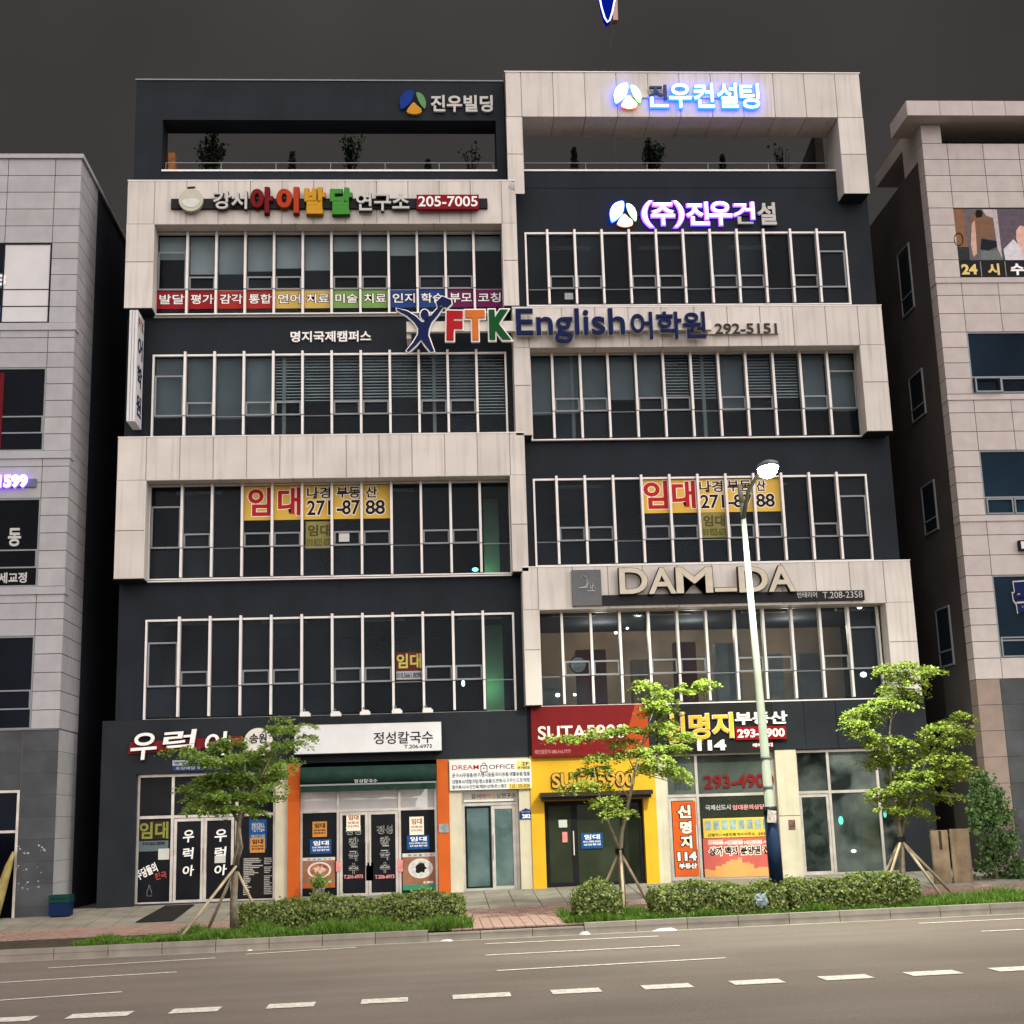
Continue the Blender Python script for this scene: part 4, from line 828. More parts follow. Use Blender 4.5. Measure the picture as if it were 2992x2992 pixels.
t = thing('window_lettering', 'dark red phone number on the frosted strip behind the lamp post', 'sign', base('L', (650, 540, 1175, 640), .09)); DRED = mat('dark_red_print', None, .5, .05, 3, albedo=(.15, .012, .014))
letters('293-4900', px('L', (650, 540, 1172, 642), .1), .092, .006, DRED, t, .03)
t = thing('window_lettering', 'small dark print on the frosted pane over the orange door', 'sign', base('L', (428, 580, 562, 660), .09))
for s_, y0 in (('법률상가', 580), ('공장전문', 620)): lettering('words', s_, px('L', (430, y0, 560, y0+34), .1), .094, .004, mat('slate_print', None, .5, .05, 3, albedo=(.05, .07, .10)), t, .02)
r_ = px('L', (428, 740, 604, 1298), .07); t = thing('door_banner', 'tall orange banner with vertical yellow letters on the agent door', 'banner', ((r_[0]+r_[1])/2, .07, r_[2]))
bx('sheet', r_[0], r_[1], .072, .078, r_[2], r_[3], mat('banner_orange', None, .5, .06, 3, albedo=(.55, .10, .02)), t)
for ch, a, m_ in (('신', (455, 768, 556, 865), CRM), ('명', (476, 888, 562, 980), CRM), ('지', (480, 995, 566, 1090), CRM), ('114', (458, 1115, 600, 1182), SWHITE), ('부동산', (468, 1200, 602, 1240), SWHITE)):
    q = px('L', a, .06); lettering('letter', ch, q, .062, .004, m_, t, .05); lettering('letter_edge', ch, q, .0665, .003, BLK_T, t, .05, grow=.02)
r_ = px('X', (412, 375, 1300, 820), .085); t = thing('window_poster', 'pink and sand skyline poster in the agent window', 'poster', ((r_[0]+r_[1])/2, .085, r_[2]))
bx('sheet', r_[0], r_[1]-.03, .088, .096, r_[2], r_[3], mat('poster_pink', None, .5, .06, 3, albedo=(.46, .10, .085)), t)
rnd = random.Random(3); pts = [(r_[0]+.003, r_[2]+.003), (r_[1]-.033, r_[2]+.003)]; X = r_[1]-.033; hgt = []
while X > r_[0]+.05:
    w = rnd.uniform(.05, .13); k = (X-r_[0])/(r_[1]-r_[0]); z_ = r_[2]+.17+.26*math.exp(-((k-.45)/.13)**2)+rnd.uniform(0, .12); pts += [(X, z_), (max(r_[0]+.003, X-w), z_)]; X -= w
MB().poly(pts, .084, .087).build('skyline', mat('poster_sand', None, .5, .06, 3, albedo=(.56, .29, .10)), t)
q = px('X', (470, 475, 1180, 570), .08); lettering('words', '상가 택지 분양권 전문', (q[0], q[1]+.12, q[2], q[3]), .0835, .003, BLK_T, t, .03); lettering('words_outline', '상가 택지 분양권 전문', (q[0], q[1]+.12, q[2], q[3]), .0862, .001, CRM, t, .03, grow=.018)
b = MB()
for k in range(4):
    q = px('X', (460+220*k, 402, 630+220*k, 456), .08); b.box(q[0], q[1], .085, .0875, q[2], q[3])
b.build('tick_boxes', mat('poster_rose', None, .5, .06, 3, albedo=(.60, .34, .32)), t); lettering('words', '아파트  분양권  오피스  원룸', px('X', (520, 412, 1290, 446), .08), .082, .002, SWHITE, t, .01)
r_ = px('X', (405, 150, 1260, 372), .085); t = thing('window_poster', 'yellow strip with a row of listing sheets above the skyline poster', 'poster', ((r_[0]+r_[1])/2, .085, r_[2])); zm = at('X', 800, 295, .085).z
bx('sheet', r_[0], r_[1], .088, .096, r_[2]+.004, r_[3], mat('poster_yellow', None, .5, .06, 3, albedo=(.62, .42, .06)), t); wd = (r_[1]-r_[0])/9.6
for k in range(9): bx('listing_sheet', r_[0]+.05+wd*1.05*k, r_[0]+.05+wd*(1.05*k+.78), .082, .086, zm+.03, r_[3]-.05, mat('listing_grey', None, .5, .3, 8, albedo=(.24, .33, .32)), t)
lettering('words', '신명지114공인중개사사무소', px('X', (455, 322, 990, 358), .08), .083, .003, BLK_T, t, .02); lettering('words', '293-4900', px('X', (1025, 315, 1240, 345), .08), .083, .003, DRED, t, .02)
r_ = px('X', (425, 5, 1100, 66), .085); t = thing('window_lettering', 'white and pink outlined words at the top of the agent window', 'sign', ((r_[0]+r_[1])/2, .085, r_[2]))
lettering('words', '국제신도시', px('X', (428, 5, 715, 66), .085), .088, .004, SILV, t, .03); lettering('words', '임대문의상담', px('X', (735, 2, 1100, 60), .085), .088, .004, mat('pink_print', None, .5, .06, 3, albedo=(.55, .25, .24)), t, .03)
r_ = px('T', (10, 685, 66, 766), FY); o = MB().box(r_[0], r_[1], FY-.012, FY-.002, r_[2], r_[3]).build('small_poster', mat('dark_poster', None, .5, .6, 14, albedo=(.12, .07, .06))); tag(o, 'small dark picture notice on the cream pilaster right of the lamp', 'notice')

# shop window notices
ORG = mat('notice_orange', None, .6, .08, 6, albedo=(.48, .21, .05)); BLU = mat('notice_blue', None, .6, .08, 6, albedo=(.012, .065, .22)); PNK = mat('pink_tape', None, .6, .2, 6, albedo=(.60, .22, .22))
def notice(label, v, a, Y, m, words, wm, sub=None, group='to-let notices on the shop windows'):
    r_ = px(v, a, Y); w, h = r_[1]-r_[0], r_[3]-r_[2]; t = thing('notice', label, 'notice', ((r_[0]+r_[1])/2, Y, r_[2]), group); s_ = bx('sheet', r_[0], r_[1], Y, Y+.004, r_[2], r_[3], m, t)
    if words: lettering('words', words, (r_[0]+w*.14, r_[1]-w*.12, r_[2]+h*.58, r_[3]-h*.1), Y-.004, .003, wm, s_, .03)
    for k, ss in enumerate(sub or []): lettering('print', ss, (r_[0]+w*.1, r_[1]-w*.1, r_[2]+h*(.38-.19*k), r_[2]+h*(.50-.19*k)), Y-.004, .003, wm, s_, .02)
    return s_
YW = .125
notice('olive to-let notice with large yellow green letters in the left shop window', 'U', (165, 190, 520, 395), YW, mat('notice_dark', None, .6, .1, 6, albedo=(.03, .02, .015)), '', OLIVE)
r_ = px('U', (185, 200, 510, 390), YW); t = thing('window_lettering', 'dull yellow green to-let letters in the left shop window', 'sign', ((r_[0]+r_[1])/2, YW, r_[2])); letters('임대', r_, YW-.008, .005, mat('olive_letter', None, .6, .1, 6, albedo=(.20, .22, .05)), t, .028)
notice('grey strip with a phone number under the olive letters', 'U', (170, 412, 508, 530), YW, mat('strip_grey', None, .6, .1, 6, albedo=(.10, .13, .15)), '010.5661.8098', BLK_T)
notice('white papers taped beside the left door', 'U', (395, 500, 520, 625), YW-.01, PAPER, None, None)
t = thing('window_lettering', 'slanted white and red slogan low in the left shop window', 'sign', base('U', (140, 690, 490, 850), YW)); lettering('words', '주당들의', px('U', (140, 700, 385, 815), YW), YW-.006, .004, SWHITE, t, .03, rot=.42); lettering('words', '천국', px('U', (355, 765, 490, 845), YW), YW-.006, .004, rgbm('slogan_red', 190, 90, 80), t, .03, rot=.2)
b = MB(); q = [(290, 915), (282, 955), (268, 985), (268, 1035), (322, 1035), (322, 985), (305, 955), (300, 915), (290, 915)]
b.tube([(at('U', *p, YW).x, YW-.006, at('U', *p, YW).z) for p in q], .006, 5); o = b.build('bottle_outline', mat('chalk', None, .6, .1, 6, albedo=(.25, .25, .26)), t)
for i, (v0, xs_) in enumerate((('U', (672, 800)), ('U', (1030, 1170)))):
    t = thing('door_lettering', 'white vertical brush letters on the %s door of the left shop' % ('left' if i == 0 else 'right'), 'sign', base('U', (xs_[0], 290, xs_[1], 790), .08))
    for k, ch in enumerate('우럭아'): lettering('letter', ch, px('U', (xs_[0], 290+200*k-8*i, xs_[1], 430+190*k-8*i), .095), .096, .004, SWHITE, t, .022, rot=.06, shear=.12)
notice('white paper on the right door of the left shop', 'U', (1032, 580, 1155, 662), .09, PAPER, None, None)
s_ = notice('blue notice in the right window of the left shop', 'U', (1420, 172, 1620, 510), YW, BLU, '착한가격업소', SILV, ['이용시간 안내문', '매일 영업합니다'])
notice('orange to-let notice over the blue one in the left shop', 'U', (1432, 378, 1600, 545), YW-.008, ORG, '임대', BLK_T, ['010-667-4028', '문의환영'])
r_ = px('U', (1335, 590, 1700, 1045), YW); t = thing('menu_board', 'black menu board with columns of white prices in the left shop', 'menu', ((r_[0]+r_[1])/2, YW, r_[2])); bx('board', r_[0], r_[1], YW, YW+.006, r_[2], r_[3], mat('menu_black', None, .4, .1, 4, albedo=(.014, .012, .012)), t); w, h = r_[1]-r_[0], r_[3]-r_[2]
b1 = MB()
rr_ = random.Random(5)
for k in range(21):
    z_ = r_[3]-h*(.05+.044*k); l1 = rr_.uniform(.25, .62) if k < 10 else rr_.uniform(.12, .25); b1.box(r_[0]+w*.06, r_[0]+w*(.06+l1), YW-.003, YW-.001, z_-.011, z_+.011)
    if k not in (4, 9): b1.box(r_[0]+w*.70, r_[0]+w*rr_.uniform(.86, .95), YW-.003, YW-.001, z_-.011, z_+.011)
b1.build('menu_lines', mat('menu_print', None, .6, .5, 40, albedo=(.36, .35, .33)), t)
notice('orange to-let notice in the left window of the noodle shop', 'W', (205, 195, 368, 368), YW, ORG, '임대', BLK_T, ['010-667-4028', '공인중개사'])
notice('blue to-let notice in the left window of the noodle shop', 'W', (178, 395, 418, 558), YW, BLU, '임대', SWHITE, ['010-3952-5542', '상담환영'])
notice('orange topped to-let notice on the left noodle shop door', 'W', (588, 92, 745, 300), .09, CRM, '임대', mat('notice_ink', None, .6, .1, 6, albedo=(.35, .10, .02)), ['보증금', '010-3952'])
notice('orange topped to-let notice in the right window of the noodle shop', 'W', (1300, 140, 1462, 345), YW, CRM, '임대', MATS['notice_ink'], ['보증금', '010-3952'])
notice('blue to-let notice in the right window of the noodle shop', 'W', (1272, 350, 1525, 508), YW-.004, BLU, '임대', SWHITE, ['010-3952-5542', '상담환영'])
for i, (xa, xb, ya) in enumerate(((612, 725, 372), (965, 1080, 360))):
    t = thing('door_lettering', 'outlined white vertical letters on the %s noodle shop door' % ('left' if i == 0 else 'right'), 'sign', base('W', (xa, ya, xb, 780), .08))
    lettering('words', '정성', px('W', (xa-40, ya-125, xb+35, ya-20), .095), .0945, .003, SILV, t, .03); lettering('words_outline', '정성', px('W', (xa-40, ya-125, xb+35, ya-20), .095), .091, .003, BLK_T, t, -.002)
    for k, ch in enumerate('칼국수'):
        q = px('W', (xa, ya+145*k, xb, ya+125+145*k), .095); lettering('letter', ch, q, .0945, .003, SILV, t, .05); lettering('letter_inner', ch, q, .091, .003, BLK_T, t, .004)
    lettering('number', 'T.206-6973', px('W', (xa-55, 795, xb+50, 838), .095), .094, .003, PNK, t, .03)
    for a_ in ((470, 640, 525, 760), (810, 660, 890, 860), (1165, 630, 1225, 760))[i:i+2]:
        r_ = px('W', a_, .07); o = MB().box(r_[0], r_[1], .068, .076, r_[2], r_[3]).build('tape_patch', PNK, t)
def foodposter(v, a, label, broth, garnish, low):
    r_ = px(v, a, YW); w, h = r_[1]-r_[0], r_[3]-r_[2]; t = thing('food_poster', label, 'poster', ((r_[0]+r_[1])/2, YW, r_[2]))
    bx('sheet', r_[0], r_[1], YW, YW+.005, r_[2], r_[3], mat('poster_brown', None, .5, .2, 4, albedo=(.26, .12, .075)), t); bx('title_strip', r_[0], r_[1], YW-.003, YW-.0005, r_[3]-h*.10, r_[3], PAPER, t); lettering('words', '정 성 칼 국 수', (r_[0]+w*.15, r_[1]-w*.1, r_[3]-h*.08, r_[3]-h*.03), YW-.006, .002, BLK_T, t, .01)
    cx_, cz_ = (r_[0]+r_[1])/2+.02, r_[2]+h*.58
    el = lambda k, n=28: [(cx_+w*.36*k*math.cos(2*math.pi*i/n), cz_+h*.27*k*math.sin(2*math.pi*i/n)) for i in range(n)]
    MB().poly(el(1), YW-.003, YW-.001).build('bowl', mat('bowl_white', None, .4, .1, 5, albedo=(.55, .54, .52)), t); MB().poly(el(.82), YW-.005, YW-.0035).build('broth', broth, t)
    rg = random.Random(len(label)); pts = [(cx_+w*.20*(.6+.5*rg.random())*math.cos(2*math.pi*i/18), cz_+h*.15*(.6+.5*rg.random())*math.sin(2*math.pi*i/18)) for i in range(18)]
    MB().poly(pts, YW-.0075, YW-.0055).build('garnish', garnish, t); bx('footer', r_[0], r_[1], YW-.003, YW-.0005, r_[2], r_[2]+h*.14, low, t); lettering('words', '6,000', (r_[0]+w*.6, r_[0]+w*.88, r_[2]+h*.16, r_[2]+h*.23), YW-.006, .002, CRM, t, .03)
foodposter('W', (88, 600, 460, 945), 'brown noodle bowl poster behind the flower pot', mat('broth_red', None, .4, .5, 10, albedo=(.30, .10, .05)), mat('garnish_pale', None, .5, .5, 12, albedo=(.45, .33, .28)), mat('footer_orange', None, .5, .1, 5, albedo=(.40, .10, .03)))
foodposter('W', (1222, 550, 1612, 965), 'black sesame bowl poster with green footer in the right noodle window', mat('broth_grey', None, .4, .3, 10, albedo=(.50, .50, .48)), mat('garnish_black', None, .5, .3, 12, albedo=(.012, .012, .012)), mat('footer_green', None, .5, .1, 5, albedo=(.03, .22, .13)))
r_ = px('W', (1632, 222, 1742, 318), FY-.03); o = MB().box(r_[0], r_[1], FY-.05, FY-.032, r_[2], r_[3]).build('meter_plate', mat('meter_grey', None, .5, .3, 12, albedo=(.20, .24, .26))); tag(o, 'small grey plate on the right orange pillar', 'plate')
notice('blue to-let notice on the yellow shop window', 'K', (1622, 975, 1782, 1090), .045, BLU, '임대', SWHITE, ['010-3952-5542', '상담환영'])
notice('small white notice on the yellow shop door', 'K', (1455, 878, 1518, 935), .03, PAPER, None, None, None)
notice('pink card on the yellow shop door', 'K', (1482, 968, 1520, 1045), .028, PNK, None, None, None)
for i in range(5):                                                       # sign lamps on short arms under the second floor
    x_, y_ = ((1505, 1240), (1733, 1238))[i] if i < 2 else ((18, 1228), (255, 1218), (483, 1212))[i-2]; v = 'G' if i < 2 else 'H'
    P = at(v, x_, y_, -.55); t = thing('sign_lamp', nth[i]+' small white sign lamp from the left over the lightbox', 'lamp', (P.x, FY, P.z), 'sign lamps over the white lightbox')
    MB().box(P.x-.13, P.x+.13, -.62, -.45, P.z-.05, P.z+.03).box(P.x-.09, P.x+.09, -.60, -.47, P.z+.031, P.z+.07).build('lamp_head', ALU, t); MB().tube([(P.x, -.5, P.z+.05), (P.x-.05, -.3, P.z+.16), (P.x-.08, -.004, P.z+.14)], .014, 6).build('arm', SASH, t)

# ================================================================== NEIGHBOUR, LEFT
YL = -1.2; XC = -8.86
def rl(v, x0, y0, x1, y1): return rect(v, x0, y0, x1, y1, YL)
NB = thing('neighbour_building', 'grey stone clad office block cut off by the left edge', 'building', (-13, 3, 0))
ZB = at('O', 200, 1790, YL).z                       # stone starts above the dark base
ZR = at('N', 250, 120, YL).z
wins = [rl('N', 66, 598, 297, 1050), rl('N', 15, 1302, 257, 1773), rl('O', 0, 335, 242, 890), rl('O', 0, 1200, 188, 1786)]
wr_x = [w[1] for w in wins]; XW = sum(wr_x)/4; XWL = XW-1.22
zw = [(w[2], w[3]) for w in wins]
xd0 = at('P', 128, 1150, YL).x; ztop0 = at('P', 60, 668, YL).z
wall = MB(); wall.box(-18, XC-.03, YL+.4, 10, -.6, ZR-.05)
bnd = [ZR-.05]+[z for w in zw for z in (w[1], w[0])]+[-.6]
for k in range(0, len(bnd), 2): wall.box(-18, XC-.03, YL+.03, YL+.399, bnd[k+1] if k < 8 else ztop0, bnd[k])
for z0, z1 in zw: wall.box(XW, XC-.03, YL+.03, YL+.399, z0+.002, z1-.002)
wall.box(xd0+.002, XC-.03, YL+.03, YL+.399, -.6, ztop0-.002)
core = wall.build('wall_core', JOINT, NB)
# rows of stone, storey by storey, meeting the window heads and sills
rows = []
lev = [ZR-.02] + [z for w in zw for z in (w[1], w[0])] + [ZB]
for k in range(len(lev)-1):
    hi, lo = lev[k], lev[k+1]; n = max(1, round((hi-lo)/.445))
    for i in range(n): rows.append((hi-(hi-lo)*(i+1)/n, hi-(hi-lo)*i/n, k % 2 == 1))
colx = [XC, XW, XWL, XWL-1.22, XWL-2.44, XWL-3.66, XWL-4.88]
g = .009
for z0, z1, inwin in rows:
    for i in range(len(colx)-1):
        if inwin and i >= 1: continue
        bx('stone_tile', colx[i+1]+g, colx[i]-(g if i else 0), YL, YL+.03, z0+g, z1-g, STONE_L, core)
    for j in range(2):
        ya = YL+.004+j*.95; bx('stone_tile', XC-.03, XC, ya+g, ya+.95-g, z0+g, z1-g, STONE_L, core)
bx('coping', -18, XC+.06, YL-.06, 10, ZR-.02, ZR+.10, STONE_L, core); bx('side_wall', XC-.03, XC-.008, YL+1.92, 10, -.6, ZR-.03, mat('dark_render', None, .9, .15, 1, albedo=(.028, .030, .040)), core)  # alley shade is put into the side wall colour behind the stone columns
for z_ in (zw[0][0], zw[1][0], zw[2][0]): bx('string_course', -18, XC+.025, YL-.035, YL+.35, z_-.20, z_-.01, STONE_L, core)
WG = glass('neighbour_glass', (.16, .18, .22), milky=.06, mcol=(60, 70, 95))
for k, (z0, z1) in enumerate(zw):
    f = frame_mb(XWL-4.9, XW, YL+.01, YL+.09, z0, z1, .04); xs_ = [XWL-4.9, XWL-3.66, XWL-2.44, XWL-1.22, XWL, XW]
    for x_ in xs_[1:-1]: f.box(x_-.02, x_+.02, YL+.013, YL+.087, z0+.04, z1-.04)
    w = f.build('window', SASH if k else BLACK, NB)
    for i in range(5):
        a, b = xs_[i]+.022, xs_[i+1]-.022; za, zb_ = z0+(z1-z0)*.21, z0+(z1-z0)*.42
        if k == 0:
            m_ = mat('blank_panel', None, .5, .05, 2, albedo=(.52, .52, .54)) if i == 4 else WG
            for p, q in ((z0+.04, za-.012), (za+.012, zb_-.012), (zb_+.012, z1-.04)): bx('pane', a, b, YL+.03, YL+.05, p, q, m_, w)
            for z_ in (za, zb_): bx('glazing_bar', a, b, YL+.02, YL+.07, z_-.012, z_+.012, BLACK, w)
        else:
            bx('pane', a, b, YL+.04, YL+.052, z0+.04, z1-.04, WG, w); frame_mb(a+.02, b-.02, YL+.015, YL+.06, za, zb_, .035).build('sash_frame', SASH, w)
# dark stone base with glass door
xb_ = [XC, at('P', 175, 700, YL).x]; z_ = -.5
xd = at('P', 128, 1150, YL).x; ztop = at('P', 60, 668, YL).z
for i in range(9):
    z0, z1 = -.45+(ZB+.45)*i/9, -.45+(ZB+.45)*(i+1)/9
    bx('base_tile', xd+g, XC-g, YL+.02, YL+.05, z0+.004, z1-.004, DSTONE, core)
    for j in range(1): bx('base_tile', XC-.03, XC-.004, YL+.06+g, YL+1.9-g, z0+.004, z1-.004, STONE_L if j == 0 else DSTONE, core)
    if z0 > ztop-.2: bx('base_tile', -18, xd-g, YL+.02, YL+.05, max(z0, ztop)+.004, z1-.004, DSTONE, core)
f = shopfront('entrance_glazing', [xd-3.6, xd-2.4, xd-1.2, xd], [-.42, at('P', 60, 980, YL).z, ztop], YL+.0, glassm=WG, parent=NB, w=.06)
# things on it
t = thing('wall_sign', 'lit violet white number 1599 on the left building', 'sign', base('O', (0, 190, 170, 265), YL-.1)); r_ = px('O', (-170, 190, 170, 265), YL-.1)
o = lettering('letter', '772-1599', (r_[0]-.15, r_[1], r_[2], r_[3]), YL-.12, .06, LITP, t, .03); lettering('letter_rim', '772-1599', (r_[0]-.15, r_[1], r_[2], r_[3]), YL-.08, .05, LITMAG, o, .03, grow=.022)
q = px('O', (-300, 205, 228, 275), YL-.03); bx('backing_bar', q[0], q[1], YL-.055, YL-.003, q[2]+.03, q[3]-.05, mat('bar_blue', None, .5, .1, 4, albedo=(.10, .12, .20)), t)
t = thing('window_lettering', 'white Korean letters on a dark window of the left building', 'sign', base('O', (0, 520, 170, 870), YL)); lettering('letter', '동', px('O', (48, 520, 130, 635), YL), YL+.025, .006, SILV, t, .03); lettering('words', '자세교정', px('O', (-75, 800, 166, 866), YL), YL+.025, .006, SILV, t, .03)
t = thing('window_film', 'blue film with a white figure 3 cut by the left edge', 'sign', base('N', (0, 770, 45, 1045), YL)); xq = XWL-.024
r_ = px('N', (-90, 768, 45, 852), YL); bx('film', r_[0], xq, YL+.022, YL+.027, r_[2], r_[3], rgbm('film_blue', 70, 120, 150), t); lettering('letter', '3', px('N', (-12, 775, 34, 838), YL), YL+.014, .006, SWHITE, t, .05)
r_ = px('N', (-90, 957, 40, 1045), YL); bx('film', r_[0], xq, YL+.022, YL+.027, r_[2], r_[3], rgbm('film_blue2', 40, 100, 170), t)
r_ = px('N', (-60, 1330, 14, 1770), YL); o = MB().box(r_[0], r_[1], YL+.012, YL+.018, r_[2], r_[3]).build('window_film', rgbm('film_red', 110, 24, 34)); tag(o, 'dark red film cut by the left edge on the grey building', 'sign')
r_ = px('P', (385, 1472, 540, 1612), -1.0)
t = thing('crate', 'blue and green plastic crate at the foot of the left building', 'crate', ((r_[0]+r_[1])/2, -.9, ground(r_[0], -1))); zg_ = ground(r_[0], -1.0)+.004
x0, x1 = r_[0]+.06, r_[0]+.52; CB = rgbm('crate_blue', 24, 44, 84); CG = rgbm('crate_green', 26, 70, 64)
b = MB(); b.box(x0, x1, -1.45, -1.42, zg_+.03, zg_+.30); b.box(x0, x1, -1.03, -1.0, zg_+.03, zg_+.30); b.box(x0, x0+.03, -1.42, -1.03, zg_+.03, zg_+.30); b.box(x1-.03, x1, -1.42, -1.03, zg_+.03, zg_+.30); b.box(x0, x1, -1.45, -1.0, zg_, zg_+.03); b.build('lower_crate', CB, t)
b = frame_mb(x0-.01, x1+.01, -1.46, -1.43, zg_+.302, zg_+.47, .07); b.box(x0-.01, x1+.01, -1.02, -.99, zg_+.302, zg_+.47); b.box(x0-.01, x0+.03, -1.43, -1.02, zg_+.302, zg_+.47); b.box(x1-.03, x1+.01, -1.43, -1.02, zg_+.302, zg_+.47); b.build('upper_crate', CG, t)
x0 = at('P', 20, 1300, -1.5).x
t = thing('rolled_banner', 'furled yellow cloth banner leaning by the left glass door', 'banner', (x0-.1, -1.5, ground(x0, -1.5)))
zz_ = ground(x0, -1.5); b = MB().tube([(x0-.18, -1.55, zz_), (x0-.06, -1.5, zz_+.5), (x0+.10, -1.42, zz_+1.2), (x0+.19, -1.36, zz_+1.55)], [.15, .13, .09, .03], 10); b.build('cloth', mat('banner_cloth', None, .8, .25, 4, albedo=(.26, .21, .08)), t, smooth=True); MB().tube([(x0-.16, -1.72, zz_+.42), (x0-.02, -1.64, zz_+.40)], [.10, .09], 8).build('red_print', mat('cloth_red', None, .8, .3, 6, albedo=(.22, .06, .03)), t)
r_ = px('P', (110, 1060, 370, 1420), YL+.02); b = MB(); rg = random.Random(9)
for k in range(46):                                    # scuffed remains of old stickers
    u = rg.choice((.08, .35, .75))+rg.uniform(-.1, .1); w_ = rg.uniform(.01, .05); x_ = r_[0]+(r_[1]-r_[0])*u; z_ = r_[2]+(r_[3]-r_[2])*(rg.choice((.1, .45, .85))+rg.uniform(-.09, .09)); a_ = rg.uniform(0, 3)
    b.poly([(x_+w_*math.cos(a_+q*2.1)*rg.uniform(.4, 1), z_+w_*.6*math.sin(a_+q*2.1)) for q in range(3)], YL+.014, YL+.0195)
b.build('sticker_remains', mat('old_sticker', None, .8, .4, 30, albedo=(.40, .41, .42)), core)

# ================================================================== NEIGHBOUR, RIGHT
YR = -1.0; XD = 14.10
def rr2(v, x0, y0, x1, y1): return rect(v, x0, y0, x1, y1, YR)
NR = thing('neighbour_building', 'pinkish stone clad block with overhanging cornice at the right edge', 'building', (18, 3, 0))
ZB2 = at('R', 760, 1790, YR).z; ZR2 = at('Q', 500, 90, YR-.5).z; ZC2 = at('Q', 500, 170, YR-.5).z
core = None
ws = [rr2('Q', 442, 690, 1200, 1080), rr2('Q', 520, 1388, 1250, 1737), rr2('R', 690, 352, 1400, 756), rr2('R', 800, 1132, 1500, 1650)]
XW2 = sum(at(v, x, y, YR).x for v, x, y in (('Q', 462, 885), ('Q', 533, 1560), ('R', 692, 555), ('R', 800, 1390)))/4
zw = [(w[2], w[3]) for w in ws]
zl0 = at('Q', 600, 327, YR).z
lev = [ZC2, zl0] + [z for w in zw for z in (w[1], w[0])] + [ZB2]
cm = MB().box(XD+.03, 24, YR+.4, 9, -.4, ZC2-1.35); bnd = [ZC2-1.35]+[z for w in zw for z in (w[1], w[0])]+[-.4]
for k in range(0, len(bnd), 2): cm.box(XD+.03, 24, YR+.03, YR+.399, bnd[k+1], bnd[k])
for z0, z1 in zw: cm.box(XD+.03, XW2, YR+.03, YR+.399, z0+.002, z1-.002)
core = cm.build('wall_core', JOINT, NR)
colx = [XD, XW2, XW2+1.02, XW2+2.04, XW2+3.06, XW2+4.08]
xl0 = at('Q', 385, 260, YR).x
for k in range(len(lev)-1):
    hi, lo = lev[k], lev[k+1]; n = max(1, round((hi-lo)/.47)); win = k % 2 == 0 and k > 0
    for i in range(n):
        z0, z1 = hi-(hi-lo)*(i+1)/n, hi-(hi-lo)*i/n
        cols_ = [(XD, xl0)] if k == 0 else list(zip(colx, colx[1:]))
        for j, (a, b) in enumerate(cols_):
            if win and j >= 1: continue
            bx('stone_tile', a+(g if j else 0), b-g, YR, YR+.03, z0+g, z1-g, STONE_R, core)
        for j in range(1):
            ya = YR+.004; yb_ = YR+.45
            bx('stone_tile', XD, XD+.03, ya+g, yb_-g, z0+g, z1-g, STONE_R, core)
for k in range(3): bx('string_course', XD-.02, 24, YR-.03, YR+.4, zw[k][0]-.17, zw[k][0]-.02, STONE_R, core)
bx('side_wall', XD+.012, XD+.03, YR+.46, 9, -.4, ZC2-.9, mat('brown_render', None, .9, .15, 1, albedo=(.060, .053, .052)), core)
# loggia and cornice
bx('loggia_pier', XD+.03, xl0-.01, YR+.03, YR+1.6, ZC2-1.35, ZC2, STONE_R, core); bx('loggia_wall', xl0-.01, 24, YR+2.2, YR+2.4, ZC2-1.35, ZC2, STONE_R, core)
bx('loggia_pier', XW2+3.2, XW2+3.8, YR+.03, YR+2.2, zl0, ZC2, STONE_R, core)
MB().box(xl0+.05, XW2+3.1, YR+.6, YR+.72, zl0+.25, zl0+.36).box(xl0+.3, xl0+.42, YR+.6, YR+.7, zl0, zl0+.25).box(XW2+2.6, XW2+2.72, YR+.6, YR+.7, zl0, zl0+.25).build('loggia_rail', BLACK, core)
cz0 = ZC2
cn = MB().box(XD-.52, 24, YR-.5, -.15, cz0+.004, ZR2).box(XD+.03, 24, -.15, 3, cz0+.004, ZR2-.02).build('cornice', CORE, NR); x_ = XD-.54
while x_ < 20: bx('stone_tile', x_+.006, x_+.92, YR-.52, YR-.5, cz0, ZR2+.01, STONE_R, cn); x_ += .93
bx('stone_tile', XD-.545, XD-.52, YR-.5, -.15, cz0, ZR2+.01, STONE_R, cn)
GW = glass('neighbour_glass_blue', (.20, .28, .34), milky=.10, mcol=(60, 100, 130), mscale=.4)
for k, (z0, z1) in enumerate(zw):
    if k == 0: continue
    f = frame_mb(XW2, XW2+4.1, YR+.02, YR+.1, z0, z1, .04)
    if k < 3: f.box(XW2+.04, XW2+4.06, YR+.023, YR+.097, z0+(z1-z0)*.26, z0+(z1-z0)*.26+.04)
    else: f.box(XW2+.04, XW2+4.06, YR+.023, YR+.097, z0+(z1-z0)*.20, z0+(z1-z0)*.20+.04)
    w = f.build('window', SASH, NR); bx('pane', XW2+.04, XW2+4.06, YR+.05, YR+.06, z0+.04, z1-.04, GW, w); bx('blind', XW2+.05, XW2+(4.0 if k == 1 else .05), YR+.12, YR+.13, z0+(z1-z0)*.28, z1-.05, mat('blue_blind', None, .8, .1, 2, albedo=(.10, .22, .32)), w) if k == 1 else None
    for i in range(2 if k < 3 else 1):
        o = frame_mb(XW2+.06+i*.75, XW2+.78+i*.75, YR-.01-(.10 if (k, i) == (1, 0) else 0), YR+.045-(.10 if (k, i) == (1, 0) else 0), z0+.02, z0+(z1-z0)*.25, .035).build('sash_frame', SASH, w)
